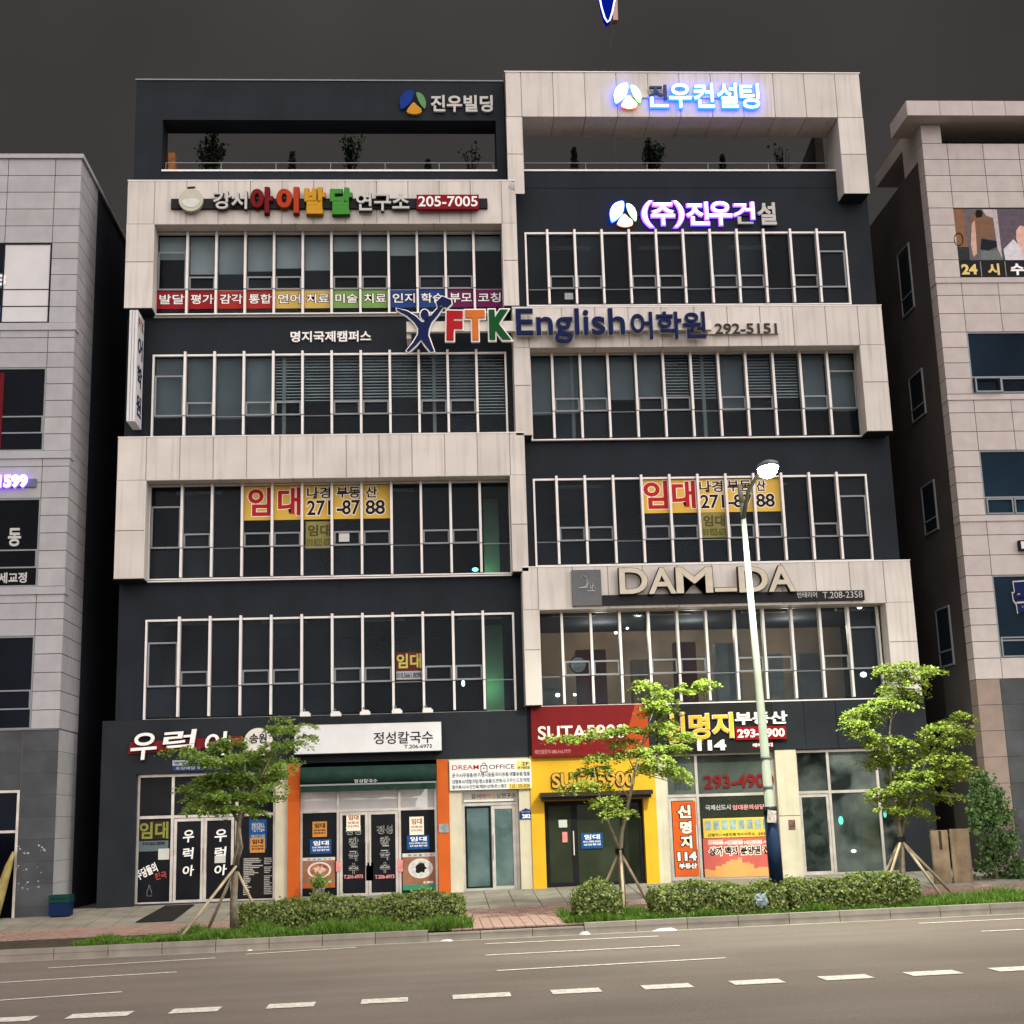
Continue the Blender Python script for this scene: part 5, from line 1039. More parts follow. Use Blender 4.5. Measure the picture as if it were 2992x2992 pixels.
# dark base, side windows
for i in range(8):
    z0, z1 = -.35+(ZB2+.35)*i/8, -.35+(ZB2+.35)*(i+1)/8
    for j in range(3): bx('base_tile', XD+.62+j*1.3+g, XD+.62+(j+1)*1.3-g, YR+.01, YR+.04, z0+.004, z1-.004, DSTONE, core)
    bx('stone_tile', XD-.004, XD+.61, YR, YR+.04, z0+.006, z1-.006, mat('brown_stone', None, .6, .1, 3, albedo=(.22, .17, .15), rnd=.06), core)
    bx('stone_tile', XD, XD+.03, YR+.05, YR+.45, z0+.006, z1-.006, MATS['brown_stone'], core)
for v, a in (('Q', (140, 930, 238, 1290)), ('Q', (205, 1630, 303, 1890)), ('R', (305, 560, 415, 890)), ('R', (395, 1330, 515, 1740))):
    A_ = atx(v, a[0], a[1]+30, XD); C_ = atx(v, a[2], a[3]-40, XD); ya, yb_ = sorted((A_.y, C_.y)); yb_ = min(yb_, ya+1.6)
    b = MB(); z0, z1 = C_.z, A_.z
    b.box(XD-.03, XD+.02, ya, ya+.05, z0, z1); b.box(XD-.03, XD+.02, yb_-.05, yb_, z0, z1); b.box(XD-.03, XD+.02, ya+.05, yb_-.05, z1-.05, z1); b.box(XD-.03, XD+.02, ya+.05, yb_-.05, z0, z0+.05); b.box(XD-.03, XD+.02, ya+.05, yb_-.05, z0+(z1-z0)*.25, z0+(z1-z0)*.25+.04)
    w = b.build('window', SASH, NR); bx('pane', XD-.012, XD-.002, ya+.05, yb_-.05, z0+.05, z1-.05, mat('dark_pane', None, .1, .1, 3, albedo=(.012, .016, .022)), w)
# photo window of the hair salon and lettering
z0, z1 = zw[0]; zs_ = z0+(z1-z0)*.235
t = thing('window_poster', 'salon photo poster over 24 hour lettering on the right building', 'poster', (XW2+1.5, YR, z0)); xs_ = [XW2, XW2+2.05, XW2+4.1]
bx('backing', XW2, XW2+4.1, YR+.01, YR+.08, z0, z1, BLACK, t); yy = YR+.004
def pz(x, y): P = at('Y', x, y, YR); return (P.x, P.z)
def shape(nm, pts, m, y):
    q = [pz(*p) for p in pts]
    if area(q) < 0: q.reverse()
    MB().poly(q, y, y+.0025).build(nm, m, t)
def C8(*c): return mat('poster_%d_%d_%d' % c, c, .6, .15, 8)
shape('photo_back', [(240, 1070), (345, 1070), (388, 1515), (288, 1515)], C8(120, 88, 66), YR+.006)
shape('photo_back', [(345, 1070), (640, 1070), (690, 1515), (388, 1515)], C8(92, 88, 92), YR+.006)
shape('photo_mirror', [(505, 1075), (630, 1075), (680, 1500), (640, 1420), (600, 1150), (540, 1130)], C8(170, 160, 165), YR+.003)
shape('photo_figure', [(440, 1110), (470, 1080), (505, 1090), (515, 1130), (560, 1135), (605, 1180), (610, 1330), (560, 1340), (500, 1310), (480, 1400), (430, 1400), (400, 1250), (395, 1180), (410, 1120)], C8(112, 84, 68), YR+.0)
shape('photo_head', [(445, 1110), (455, 1080), (495, 1080), (510, 1110), (500, 1140), (455, 1150)], C8(26, 20, 20), YR-.003)
shape('photo_skirt', [(500, 1330), (560, 1340), (630, 1350), (635, 1400), (560, 1430), (490, 1420)], C8(30, 30, 40), YR-.003)
shape('photo_scarf', [(415, 1200), (440, 1170), (450, 1300), (460, 1460), (430, 1490), (405, 1380)], C8(186, 150, 140), YR-.003)
shape('photo_counter', [(280, 1400), (390, 1400), (400, 1515), (290, 1515)], C8(44, 46, 50), YR+.003)
shape('photo_table', [(490, 1440), (640, 1430), (680, 1510), (500, 1515)], C8(96, 106, 104), YR+.003)
shape('photo_back', [(640, 1070), (1100, 1070), (1130, 1515), (692, 1515)], C8(86, 76, 88), YR+.006)
shape('photo_person', [(800, 1260), (830, 1215), (900, 1230), (940, 1515), (860, 1500), (800, 1330)], C8(200, 160, 150), YR+.0)
shape('photo_cape', [(690, 1420), (775, 1335), (830, 1390), (870, 1515), (705, 1515)], C8(190, 190, 196), YR-.003)
MB().tube([(pz(300+38*math.cos(a_*math.pi/8), 1335-55*math.sin(a_*math.pi/8))[0], YR-.001, pz(300+38*math.cos(a_*math.pi/8), 1335-55*math.sin(a_*math.pi/8))[1]) for a_ in range(17)], .014, 5).build('photo_ring', BLACK, t)
for s_, a, m_ in (('24', (325, 1550, 462, 1640), CRM), ('시', (553, 1545, 655, 1645), CRM), ('수', (752, 1545, 868, 1645), SWHITE)): lettering('letter', s_, px('Y', a, YR), YR+.0, .008, mat('pale_gold', None, .5, .05, 4, albedo=(.62, .48, .18)) if m_ is CRM else m_, t, .04)
b = MB()
for x_ in (495, 708): P = at('Y', x_, 1590, YR); b.box(P.x-.01, P.x+.01, YR+.002, YR+.009, z0+.02, zs_-.02)
b.build('letter_bars', SASH, t)
for i, a_ in enumerate((575, 605, 835)):
    pass
t = thing('window_lettering', 'navy brush logo edged in white on a dark window at the right edge', 'sign', base('R', (880, 1165, 949, 1370), YR)); q = px('R', (882, 1168, 1150, 1365), YR); o = lettering('letter', '돌담', (q[0], q[1], q[2], q[3]), YR+.005, .008, NAVY, t, .07, rot=.05); lettering('letter_outline', '돌담', q, YR+.012, .006, SILV, o, .07, grow=.03, rot=.05)
q = px('R', (918, 920, 1100, 982), YR-.1); t = thing('box_sign', 'small black edged lightbox cut by the right edge', 'sign', ((q[0]+q[1])/2, YR, q[2])); bx('box', q[0], q[1], YR-.14, YR-.003, q[2], q[3], BLACK, t); bx('face', q[0]+.035, q[1]-.035, YR-.15, YR-.141, q[2]+.035, q[3]-.035, WHITE, t)

# ================================================================== STREET LAMP
Yl = -6.9; Pb = at('S', 2277, 2660, Yl); Pt = at('S', 2168, 1470, Yl)
t = thing('street_lamp', 'tall pale street lamp with one lit head, blue sleeve on its foot', 'street lamp', (Pb.x, Yl, ground(Pb.x, Yl)))
zg_ = ground(Pb.x, Yl)-.05; GREEN = mat('lamp_post_paint', None, .45, .10, 3, albedo=(.16, .17, .145), streak=.2)
def pole_at(z): k = (z-zg_)/(Pt.z-zg_); return (Pb.x+(Pt.x-Pb.x)*k, Yl, z)
zl = at('L', 1150, 790, Yl).z
MB().tube([pole_at(zg_), pole_at(1.5), pole_at(zl), pole_at(zl+.005), pole_at(4.5), pole_at(Pt.z)], [.135, .13, .125, .10, .082, .052], 20).build('pole', GREEN, t, smooth=True)
MB().tube([pole_at(zg_+.35), pole_at(zl-.12)], [.143, .138], 20).build('sleeve', mat('sleeve_blue', None, .3, .2, 3, albedo=(.009, .018, .042)), t, smooth=True)
MB().tube([pole_at(zl-.13), pole_at(zl+.03)], [.148, .146], 20).build('collar', BLACK, t, smooth=True)
MB().tube([pole_at(zl+.42), pole_at(zl+.45)], .112, 20).build('strap', SASH, t); MB().tube([pole_at(zl+1.02), pole_at(zl+1.05)], .108, 20).build('strap', SASH, t)
P0 = Vector(pole_at(Pt.z)); Lh = at('S', 2243, 1366, Yl-2.0)
arm = [P0-Vector((0, 0, .35)), P0.lerp(Lh, .25)+Vector((.0, -.02, .06)), P0.lerp(Lh, .6)+Vector((0, 0, .12)), Lh+Vector((0, .35, .05))]
MB().tube(arm, [.05, .042, .036, .034], 10).build('arm', GREEN, t, smooth=True)
MB().tube([P0, P0+Vector((-.03, .02, .42))], [.06, .045], 10).build('stub', GREEN, t, smooth=True)
hd = MB().lathe([(.10, .0), (.21, -.02), (.20, .06), (.12, .11), (.03, .13)], tuple(Lh), 20, sx=1.0, sy=1.9).build('lamp_head', SASH, t, smooth=True)
MB().lathe([(.02, -.20), (.10, -.185), (.16, -.13), (.19, -.06), (.20, -.021)], tuple(Lh), 20, sx=1.0, sy=1.75).build('lamp_lens', emit('lamp_lens', (240, 250, 235), 60), t, smooth=True)
lt = bpy.data.lights.new('street_lamp_light', 'SPOT'); lt.energy = 5600; lt.color = (.93, 1.0, .80); lt.spot_size = math.radians(176); lt.spot_blend = .7; lt.shadow_soft_size = .18
lo = bpy.data.objects.new('street_lamp_light', lt); COL.objects.link(lo); lo.parent = t; lo.location = Lh+Vector((0, 0, -.30))-WORLD[t.name]
b = MB(); q = at('L', 1155, 850, Yl-.17); b.poly([(q.x-.10, q.z-.12), (q.x+.09, q.z-.14), (q.x+.11, q.z+.10), (q.x-.07, q.z+.13)], Yl-.166, Yl-.160); b.build('torn_notice', mat('torn_paper', None, .8, .4, 20, albedo=(.36, .32, .29)), t)

# ================================================================== GREENERY
import numpy as np
LEAF = leafmat('leaf_spring', (.13, .20, .026), (.33, .41, .075), .45); LEAF_D = leafmat('leaf_shade', (.11, .19, .035), (.28, .39, .075), .45); HLEAF = leafmat('hedge_leaf', (.028, .058, .011), (.21, .25, .06), .3); GRASS = leafmat('grass_blade', (.04, .11, .012), (.16, .27, .035)); ROOFL = leafmat('roof_plant_leaf', (.012, .022, .010), (.03, .045, .018))  # LEAF_D: slightly deeper green, for the potted plant
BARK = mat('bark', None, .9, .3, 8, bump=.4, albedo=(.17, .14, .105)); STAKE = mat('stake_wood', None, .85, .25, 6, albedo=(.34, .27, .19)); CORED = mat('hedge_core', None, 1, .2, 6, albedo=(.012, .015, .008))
def leaves(name, P, N, size, m, parent, kind=None, asp=.5, fold=.25):
    """a mesh of many small pointed leaves at points P with rough normals N"""
    P = np.asarray(P, float); N = np.asarray(N, float); n = len(P); rs = np.random.RandomState(n % 9973 + 3)
    N = N/np.maximum(np.linalg.norm(N, axis=1, keepdims=True), 1e-6)
    a = rs.normal(size=(n, 3)); u = a - N*(a*N).sum(1, keepdims=True); u /= np.linalg.norm(u, axis=1, keepdims=True); w = np.cross(N, u)
    s = size*rs.uniform(.6, 1.3, (n, 1)); tip = P+u*s; l = P+u*s*.45+w*s*asp+N*s*fold*.3; r = P+u*s*.45-w*s*asp+N*s*fold*.3
    V = np.empty((n*4, 3)); V[0::4] = P; V[1::4] = r; V[2::4] = tip; V[3::4] = l
    c = V.mean(0); V -= c
    me = bpy.data.meshes.new(name); me.vertices.add(n*4); me.vertices.foreach_set('co', V.ravel()); me.loops.add(n*4); me.loops.foreach_set('vertex_index', np.arange(n*4)); me.polygons.add(n); me.polygons.foreach_set('loop_start', np.arange(0, n*4, 4)); me.update(calc_edges=True); me.materials.append(m)
    o = bpy.data.objects.new(name, me); link(o, parent, tuple(c))
    if kind: o['kind'] = kind
    return o
def street_tree(label, v, Yt, trunk, limbs, sprays, dens, stakes, leaf=LEAF, seed=1, ls=.064):
    """trunk and limbs are pixel paths; every spray (x, y, half width, half height in pixels) is a flat layered leaf clump"""
    rg = np.random.RandomState(seed); sc = lambda: None
    W3 = lambda x, y, dy=0: at(v, x, y, Yt+dy)
    b0 = W3(*trunk[0][:2]); zg_ = ground(b0.x, Yt)
    t = thing('street_tree', label, 'tree', (b0.x, Yt, zg_), 'young street trees on tripod stakes')
    mb = MB(); pts = [W3(x, y) for x, y, r in trunk]; pts[0].z = zg_-.08
    mb.tube(pts, [r for x, y, r in trunk], 10)
    for i, l in enumerate(limbs):
        k = len(l); dy = rg.uniform(-.7, .5); mb.tube([W3(x, y, dy*j/(k-1)) for j, (x, y, r) in enumerate(l)], [r for x, y, r in l], 7)
    mb.build('trunk', BARK, t, smooth=True)
    Ps, Ns = [], []; scale = at(v, 100, 0, Yt).x-at(v, 0, 0, Yt).x; scale /= 100
    for (x, y, hw, hh) in sprays:
        dy = rg.uniform(-.55, .55); c = W3(x, y, dy); hw_, hh_ = hw*scale, hh*scale
        nn = int(dens*hw_*max(hh_, .08)*1.0)+30
        # each clump is a handful of drooping shoots
        for s in range(max(4, nn//26)):
            ang = rg.uniform(0, 2*math.pi); rad = math.sqrt(rg.uniform(0, 1)); sx_, sy_ = rad*math.cos(ang), rad*math.sin(ang)
            o = np.array([c.x+sx_*hw_*.85, c.y+sy_*hw_*.7, c.z+rg.uniform(-.6, .6)*hh_*math.sqrt(max(0.05, 1-rad*rad*.7))])
            d = np.array([math.cos(ang)+.4*rg.normal(), math.sin(ang)+.4*rg.normal(), -.18+.15*rg.normal()]); d /= np.linalg.norm(d); L = rg.uniform(.14, .30)
            m = 26; k = rg.uniform(0, 1, m)[:, None]; p = o+d*k*L+rg.normal(0, .035, (m, 3))*np.array([1, 1, .55]); p[:, 2] -= (k[:, 0]**2)*.07
            Ps.append(p); n_ = rg.normal(0, .45, (m, 3)); n_[:, 2] += 1; n_[:, 1] -= .25; Ns.append(n_)
    leaves('crown', np.vstack(Ps), np.vstack(Ns), ls, leaf, t)
    jx, jy = stakes[0]; J = W3(jx, jy)
    st = thing('tree_stake', label.replace('tree', 'tree stakes', 1) if False else stakes[2], 'stake', (J.x, Yt, zg_), 'tripod stakes tied to the street trees')
    for fx, dy in stakes[1]:
        F_ = W3(fx, trunk[0][1], dy); F_.z = ground(F_.x, Yt+dy)-.06; d = (J-F_); top = J+Vector((0, dy*.1, 0))+d.normalized()*.06; MB().tube([F_, top], [.034, .028], 8).build('stake', STAKE, st, smooth=True)
    MB().tube([J-Vector((0, 0, .05)), J+Vector((0, 0, .06))], .10, 12).build('tie', BLACK, st)
    return t
# left tree (view J)
street_tree('left street tree with dense dark green crown over the brush letter sign', 'J', -6.1,
    [(975, 1700, .085), (972, 1500, .075), (985, 1230, .07), (1005, 1080, .06), (1012, 900, .05), (1030, 780, .042), (1050, 640, .03), (1060, 420, .018)],
    [[(1010, 900, .035), (900, 700, .025), (760, 520, .012)], [(1030, 780, .03), (1180, 560, .022), (1300, 300, .012), (1380, 180, .008)], [(1040, 700, .03), (950, 480, .018), (930, 300, .01)], [(1020, 830, .02), (840, 760, .012), (680, 790, .008)], [(1190, 560, .015), (1380, 360, .01), (1540, 260, .006)], [(985, 1230, .045), (1030, 1080, .04), (1012, 950, .035)]],
    [(860, 330, 110, 60), (960, 300, 120, 60), (760, 420, 130, 60), (900, 430, 170, 70), (1060, 420, 160, 70), (1200, 450, 130, 60), (560, 350, 110, 22), (680, 390, 90, 30), (700, 640, 120, 70), (830, 580, 160, 70), (960, 560, 170, 80), (1100, 570, 170, 80), (1250, 540, 120, 60), (1330, 470, 70, 50),
     (760, 740, 150, 50), (900, 690, 160, 60), (1060, 700, 170, 70), (1200, 690, 110, 60), (690, 790, 90, 20), (850, 800, 120, 26), (1000, 790, 130, 35), (1110, 810, 90, 28), (1310, 200, 80, 50), (1380, 200, 60, 45), (1500, 170, 45, 15), (1440, 300, 90, 26), (1540, 255, 60, 16), (1330, 340, 60, 30), (1390, 430, 40, 18), (1260, 620, 70, 40), (1330, 130, 50, 30), (1260, 320, 60, 40), (1150, 360, 90, 40)],
    10500, [(985, 1235), [(560, -1.0), (770, .55), (1215, .35)], 'wooden tripod stakes around the left tree'], leaf=leafmat('leaf_left', (.12, .21, .04), (.30, .42, .085), .5), seed=4)
# middle tree (view L)
street_tree('middle street tree with open airy branches in front of the yellow shop', 'L', -6.1,
    [(50, 1545, .075), (45, 1350, .065), (30, 1110, .055), (45, 950, .045), (100, 720, .035), (140, 520, .028), (190, 330, .022), (235, 180, .016), (290, 40, .01)],
    [[(140, 520, .016), (100, 430, .012), (80, 300, .006)], [(150, 500, .016), (300, 380, .01), (450, 300, .006)], [(30, 1110, .04), (-15, 1000, .035), (-85, 830, .02), (-150, 620, .014), (-165, 480, .008)], [(190, 330, .014), (330, 130, .01), (480, 20, .006)], [(100, 720, .018), (-10, 560, .010), (-130, 540, .006)], [(140, 520, .014), (280, 560, .009), (430, 600, .006)]],
    [(220, -120, 90, 36), (170, -140, 60, 20), (420, -70, 120, 40), (560, -120, 100, 40), (660, -150, 60, 30), (330, -20, 110, 45), (340, 60, 110, 55), (280, 20, 90, 40), (300, 190, 90, 60), (350, 150, 70, 40), (60, 210, 140, 45), (-90, 220, 110, 35), (40, 300, 110, 40), (-190, 250, 60, 25), (-400, 270, 130, 22), (-300, 260, 70, 14), (480, 260, 100, 35), (540, 240, 60, 25), (400, 330, 100, 35), (250, 350, 130, 50), (300, 420, 140, 45), (440, 360, 80, 30), (100, 380, 90, 40), (-60, 390, 80, 30), (-140, 410, 70, 35), (330, 490, 130, 40), (440, 520, 110, 30), (510, 560, 50, 22), (-170, 500, 110, 35), (-260, 530, 70, 25), (-220, 610, 120, 32), (-320, 640, 70, 22), (-130, 630, 90, 30), (-60, 740, 110, 50), (20, 820, 70, 40), (200, 480, 100, 35)],
    10000, [(28, 1112), [(-180, .45), (280, .3), (60, -.9)], 'wooden tripod stakes around the middle tree'], seed=7)
# right tree (view T)
street_tree('right street tree with bright layered leaves at the corner shop', 'T', -6.1,
    [(950, 1325, .08), (940, 1100, .07), (930, 850, .06), (905, 700, .05), (880, 600, .042), (850, 450, .034), (840, 250, .028), (830, 60, .024), (845, -120, .018), (880, -330, .012), (905, -460, .006)],
    [[(930, 850, .04), (960, 680, .034), (1010, 540, .026), (1060, 400, .018), (1120, 240, .012), (1220, 50, .008), (1380, -100, .005)], [(840, 60, .014), (700, -20, .01), (560, -190, .006)], [(880, -330, .010), (1000, -420, .006)], [(1060, 400, .012), (1250, 330, .009), (1420, 300, .005)], [(1020, 540, .012), (1200, 480, .008), (1400, 500, .004)], [(850, 450, .014), (760, 420, .008)], [(845, -120, .012), (920, -240, .008), (1000, -360, .004)]],
    [(900, -580, 130, 40), (830, -540, 80, 40), (1080, -540, 110, 40), (1170, -530, 60, 25), (900, -490, 130, 45), (1020, -450, 110, 35), (860, -400, 100, 50), (1060, -370, 70, 25), (930, -340, 130, 45), (780, -290, 90, 40), (700, -230, 110, 40), (580, -190, 90, 40), (640, -130, 110, 40), (520, -110, 90, 35), (560, -60, 90, 30), (640, -20, 70, 30), (680, -160, 90, 40), (980, -270, 80, 26), (800, 20, 130, 40), (960, 40, 120, 36), (1060, 50, 60, 16), (720, 70, 70, 30), (800, 130, 130, 40), (1000, 125, 80, 18), (700, 220, 90, 40), (820, 200, 120, 50), (880, 180, 90, 40), (980, 180, 70, 16),
     (1230, -60, 110, 45), (1330, -110, 100, 40), (1450, -170, 90, 40), (1420, -40, 110, 36), (1250, 40, 110, 40), (1350, 20, 110, 30), (1180, 120, 90, 40), (1300, 170, 130, 40), (1110, 200, 60, 30), (1400, 180, 60, 24), (960, 310, 120, 50), (1090, 310, 130, 50), (1220, 290, 130, 45), (1350, 240, 120, 40), (1470, 290, 90, 20), (1360, 340, 80, 26), (1000, 390, 130, 40), (1120, 390, 130, 40), (760, 440, 90, 40), (860, 460, 90, 40), (1180, 480, 130, 36), (1320, 490, 100, 24), (1080, 500, 120, 36), (800, 500, 70, 24), (920, 560, 130, 36), (820, 590, 80, 26), (1000, 600, 120, 32), (1100, 640, 60, 16), (950, 630, 70, 20)],
    11500, [(925, 845), [(700, .4), (760, -.4), (1290, -.3), (1390, .35)], 'wooden tripod stakes around the right tree'], seed=12)
def hedge(label, x0, x1, y0, y1, h, dens, m=HLEAF, seed=1, ragged=.06):
    rg = np.random.RandomState(seed); t = thing('hedge', label, 'hedge', ((x0+x1)/2, (y0+y1)/2, ground((x0+x1)/2, -6.5)), 'clipped hedges along the kerb')
    g0 = lambda X: ground(X, -6.5)
    n = int(dens*((x1-x0)*((y1-y0)+2*h)+2*h*(y1-y0))); P = []; N = []
    for i in range(n):
        f = rg.uniform(0, (y1-y0)+1.6*h+.6*h); X = rg.uniform(x0, x1); e = min(X-x0, x1-X); hh = h*(1-.25*math.exp(-e/.12))+.05*math.sin(X*3.1+seed)+.03*math.sin(X*9+seed)
        j = abs(rg.normal(0, ragged))
        if f < (y1-y0): p = (X, y0+f, g0(X)+hh+j*.7-.02); nn = (0, -.2, 1)
        elif f < (y1-y0)+1.6*h: z_ = rg.uniform(.0, 1); p = (X, y0-j*.8+.05*(z_ > .8)+.04*math.sin(X*5), g0(X)+z_*hh); nn = (0, -1, .5)
        else: z_ = rg.uniform(0, 1); s_ = rg.choice((0, 1)); p = (x0-j*.5 if s_ == 0 else x1+j*.5, rg.uniform(y0, y1), g0(X)+z_*hh*.9); nn = (-1 if s_ == 0 else 1, -.2, .4)
        P.append(p); N.append(np.array(nn)+rg.normal(0, .55, 3))
    leaves('foliage', P, N, .06, m, t, None, .42)
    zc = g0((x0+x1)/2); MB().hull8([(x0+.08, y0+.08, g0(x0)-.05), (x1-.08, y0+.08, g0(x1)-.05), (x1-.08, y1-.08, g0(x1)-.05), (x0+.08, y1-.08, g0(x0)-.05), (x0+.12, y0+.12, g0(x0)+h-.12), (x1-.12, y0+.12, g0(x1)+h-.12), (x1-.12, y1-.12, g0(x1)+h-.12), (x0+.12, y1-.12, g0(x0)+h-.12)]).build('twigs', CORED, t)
    return t
hx = lambda v, x, y: at(v, x, y, -6.8).x
hedge('long hedge left of the entrance gap, shaded', hx('J', 1040, 1600), hx('K', 735, 1480), -7.05, -6.3, .54, 1500, seed=2)
hedge('small round bush right of the entrance gap', hx('K', 1560, 1480), hx('K', 1860, 1480), -7.75, -7.0, .58, 1700, seed=3, ragged=.09)
hedge('long bright hedge from the middle tree to the lamp post', hx('L', 235, 1430), hx('L', 1165, 1430), -7.8, -7.0, .51, 1500, seed=4)
hedge('bright hedge from the lamp post to the right tree', hx('L', 1215, 1430), hx('T', 935, 1250), -7.8, -7.0, .53, 1500, seed=5)
def grass(label, spans, n, seed, h=.16):
    rg = np.random.RandomState(seed); V = []; F = []
    for i in range(n):
        x0, x1, y0, y1, k = spans[rg.randint(len(spans))]; X = rg.uniform(x0, x1); Y = rg.uniform(y0, y1); hh = h*k*rg.uniform(.4, 1.25)*(.7+.5*math.sin(X*4.3)*math.sin(X*1.7+Y*3)); a = rg.uniform(0, math.pi); w = rg.uniform(.006, .016)
        dx, dy = rg.normal(0, .4*hh), rg.normal(0, .4*hh); z_ = ground(X, Y)-.02; c, s = math.cos(a)*w, math.sin(a)*w; b = len(V)
        V += [(X-c, Y-s, z_), (X+c, Y+s, z_), (X+c*.6+dx*.5, Y+s*.6+dy*.5, z_+hh*.6), (X-c*.6+dx*.5, Y-s*.6+dy*.5, z_+hh*.6), (X+dx, Y+dy, z_+hh)]; F += [(b, b+1, b+2, b+3), (b+3, b+2, b+4)]
    o = mk('grass', V, F, GRASS, None, (0, 0, 0)); o['label'] = label; o['category'] = 'grass'; o['kind'] = 'stuff'
xa = [hx('BL', 330, 270), hx('J', 560, 1700), hx('J', 1040, 1700), hx('K', 765, 1650)]; xr_ = [hx('K', 1470, 1600), hx('L', 240, 1560), hx('T', 985, 1350), 15.0]
grass('green grass and ground cover in the left planting bed', [(xa[0], xa[1], -8.0, -7.2, .9), (xa[1], xa[2], -8.0, -6.2, 1.1), (xa[2], xa[3], -8.03, -7.0, 1.6), (xa[2], xa[3]+.1, -8.03, -7.0, 1.6)], 26000, 1)
grass('green grass and ground cover in the right planting bed', [(xr_[0], xr_[1], -8.03, -6.0, 1.1), (xr_[0], xr_[1], -8.03, -7.2, 1.3), (xr_[1], xr_[2], -8.03, -7.7, 1.0), (xr_[2], xr_[3], -8.03, -6.0, 1.1), (xr_[2], xr_[3], -8.03, -6.0, 1.2)], 34000, 2)
# shrub by the right building, timber boards
rg = np.random.RandomState(8); Ps, Ns = [], []
X0, X1 = at('T', 1500, 900, -2.2).x, at('T', 1880, 900, -2.2).x; zg_ = ground(X0, -2.2)
t = thing('shrub', 'dark green shrub climbing the corner of the right building', 'shrub', ((X0+X1)/2, -2.2, zg_))
for k in range(70):
    z_ = rg.uniform(0, 1); P = at('T', rg.uniform(1520+60*(1-z_), 1560+330*(1-z_)**.6+60), 1190-820*z_, -2.2+rg.uniform(-.3, .3)); m = 60
    Ps.append(np.array(P)+rg.normal(0, .10, (m, 3))); n_ = rg.normal(0, .6, (m, 3)); n_[:, 1] -= .8; n_[:, 2] += .5; Ns.append(n_)
leaves('foliage', np.vstack(Ps), np.vstack(Ns), .085, leafmat('shrub_leaf', (.025, .06, .016), (.09, .16, .04), .3), t); MB().tube([((X0+X1)/2, -2.2, zg_-.05), ((X0+X1)/2-.1, -2.2, zg_+.8), (X0+.15, -2.2, zg_+1.9)], [.04, .03, .012], 7).build('stem', BARK, t)
WOOD = mat('grey_timber', None, .8, .3, 3, albedo=(.17, .125, .085), streak=.3); x0, x1 = at('T', 1185, 980, -2.7).x, at('T', 1500, 980, -2.7).x; z1 = at('T', 1340, 760, -2.7).z
t = thing('timber_fence', 'weathered upright timber boards between the two right buildings', 'fence', ((x0+x1)/2, -2.7, ground(x0, -2.7)))
for k in range(2):
    a = x0+(x1-x0)*(.0 if k == 0 else .49); b_ = x0+(x1-x0)*(.46 if k == 0 else 1.0); bx('board', a, b_-.02, -2.72-.03*k, -2.66-.03*k, ground(x0, -2.7)-.02, z1-.02*(1-k), WOOD, t)
bx('board', x0+(x1-x0)*.2, x0+(x1-x0)*.26, -2.74, -2.725, z1-.45, z1-.03, mat('dark_gap', None, .9, .2, 3, albedo=(.03, .022, .015)), t)
bx('top_rail', x0+.02, x1, -2.65, -2.58, z1-.2, z1-.1, WOOD, t); bx('fence_post', x0+.1, x0+.18, -2.65, -2.57, ground(x0, -2.6)-.05, z1-.21, WOOD, t); bx('fence_post', x1-.2, x1-.12, -2.65, -2.57, ground(x1, -2.6)-.05, z1-.21, WOOD, t)
# rooftop plants
def roof_tree(label, v, x, y0, y1, hw, n, Yq, seed, cone=False):
    rg = np.random.RandomState(seed); P0 = at(v, x, y0, Yq); P1 = at(v, x, y1, Yq); P0.z = TOPZ; sc_ = at(v, 100, y0, Yq).x-at(v, 0, y0, Yq).x; w = hw*sc_/100
    t = thing('roof_conifer' if cone else 'roof_tree', label, 'tree', (P0.x, Yq, TOPZ), 'plants on the roof terrace'); mb = MB().tube([P0, P0.lerp(P1, .5), P1], [.035, .025, .01], 6); Ps, Ns = [], []
    if cone:
        k = rg.uniform(0, 1, n); a = rg.uniform(0, 6.28, n); r = w*np.sqrt(rg.uniform(.3, 1, n))*np.sqrt(np.clip(1-(k-.35)**2*2.2, 0.02, 1)); Ps.append(np.stack([P0.x+r*np.cos(a), Yq+r*np.sin(a), P0.z+.1+k*(P1.z-P0.z-.1)], 1)); Ns.append(rg.normal(0, 1, (n, 3)))
    else:
        for j in range(9):
            a = rg.uniform(0, 6.28); e = P1+Vector((math.cos(a)*w*rg.uniform(.4, 1), math.sin(a)*w, rg.uniform(-.45, .1))); s_ = P0.lerp(P1, rg.uniform(.3, .7)); mb.tube([s_, s_.lerp(e, .6)+Vector((0, 0, -.05)), e], [.016, .012, .006], 5)
            m = n//9; kk = rg.uniform(.35, 1.1, (m, 1)); Ps.append(np.array(s_)+(np.array(e)-np.array(s_))*kk+rg.normal(0, .06, (m, 3))); Ns.append(rg.normal(0, 1, (m, 3)))
    mb.build('trunk', BLACK, t); leaves('crown', np.vstack(Ps), np.vstack(Ns), .09 if not cone else .06, ROOFL, t)
roof_tree('dark leafy potted tree at the left of the roof terrace', 'A', 810, 815, 580, 110, 900, 1.6, 1); roof_tree('second leafy roof tree behind the left opening', 'A', 1840, 815, 590, 100, 420, 2.2, 2); roof_tree('almost bare sapling at the right of the left roof opening', 'B', 810, 830, 620, 80, 50, 1.6, 3)
roof_tree('dark clipped conifer in the left roof opening', 'A', 1408, 815, 670, 30, 1500, 1.2, 4, True); roof_tree('short clipped conifer near the sapling on the left roof', 'B', 485, 830, 730, 32, 1200, 1.2, 5, True)
roof_tree('tall slim conifer at the left of the right roof opening', 'B', 1575, 830, 640, 28, 1500, 1.2, 6, True); roof_tree('dense bushy tree hidden under the cream roof beam', 'C', 265, 830, 600, 100, 1000, 2.0, 7); roof_tree('short clipped conifer in the middle of the right roof opening', 'C', 797, 830, 692, 30, 1200, 1.2, 8, True); roof_tree('bare sapling near the right end of the roof terrace', 'C', 1235, 830, 640, 75, 60, 1.8, 9)

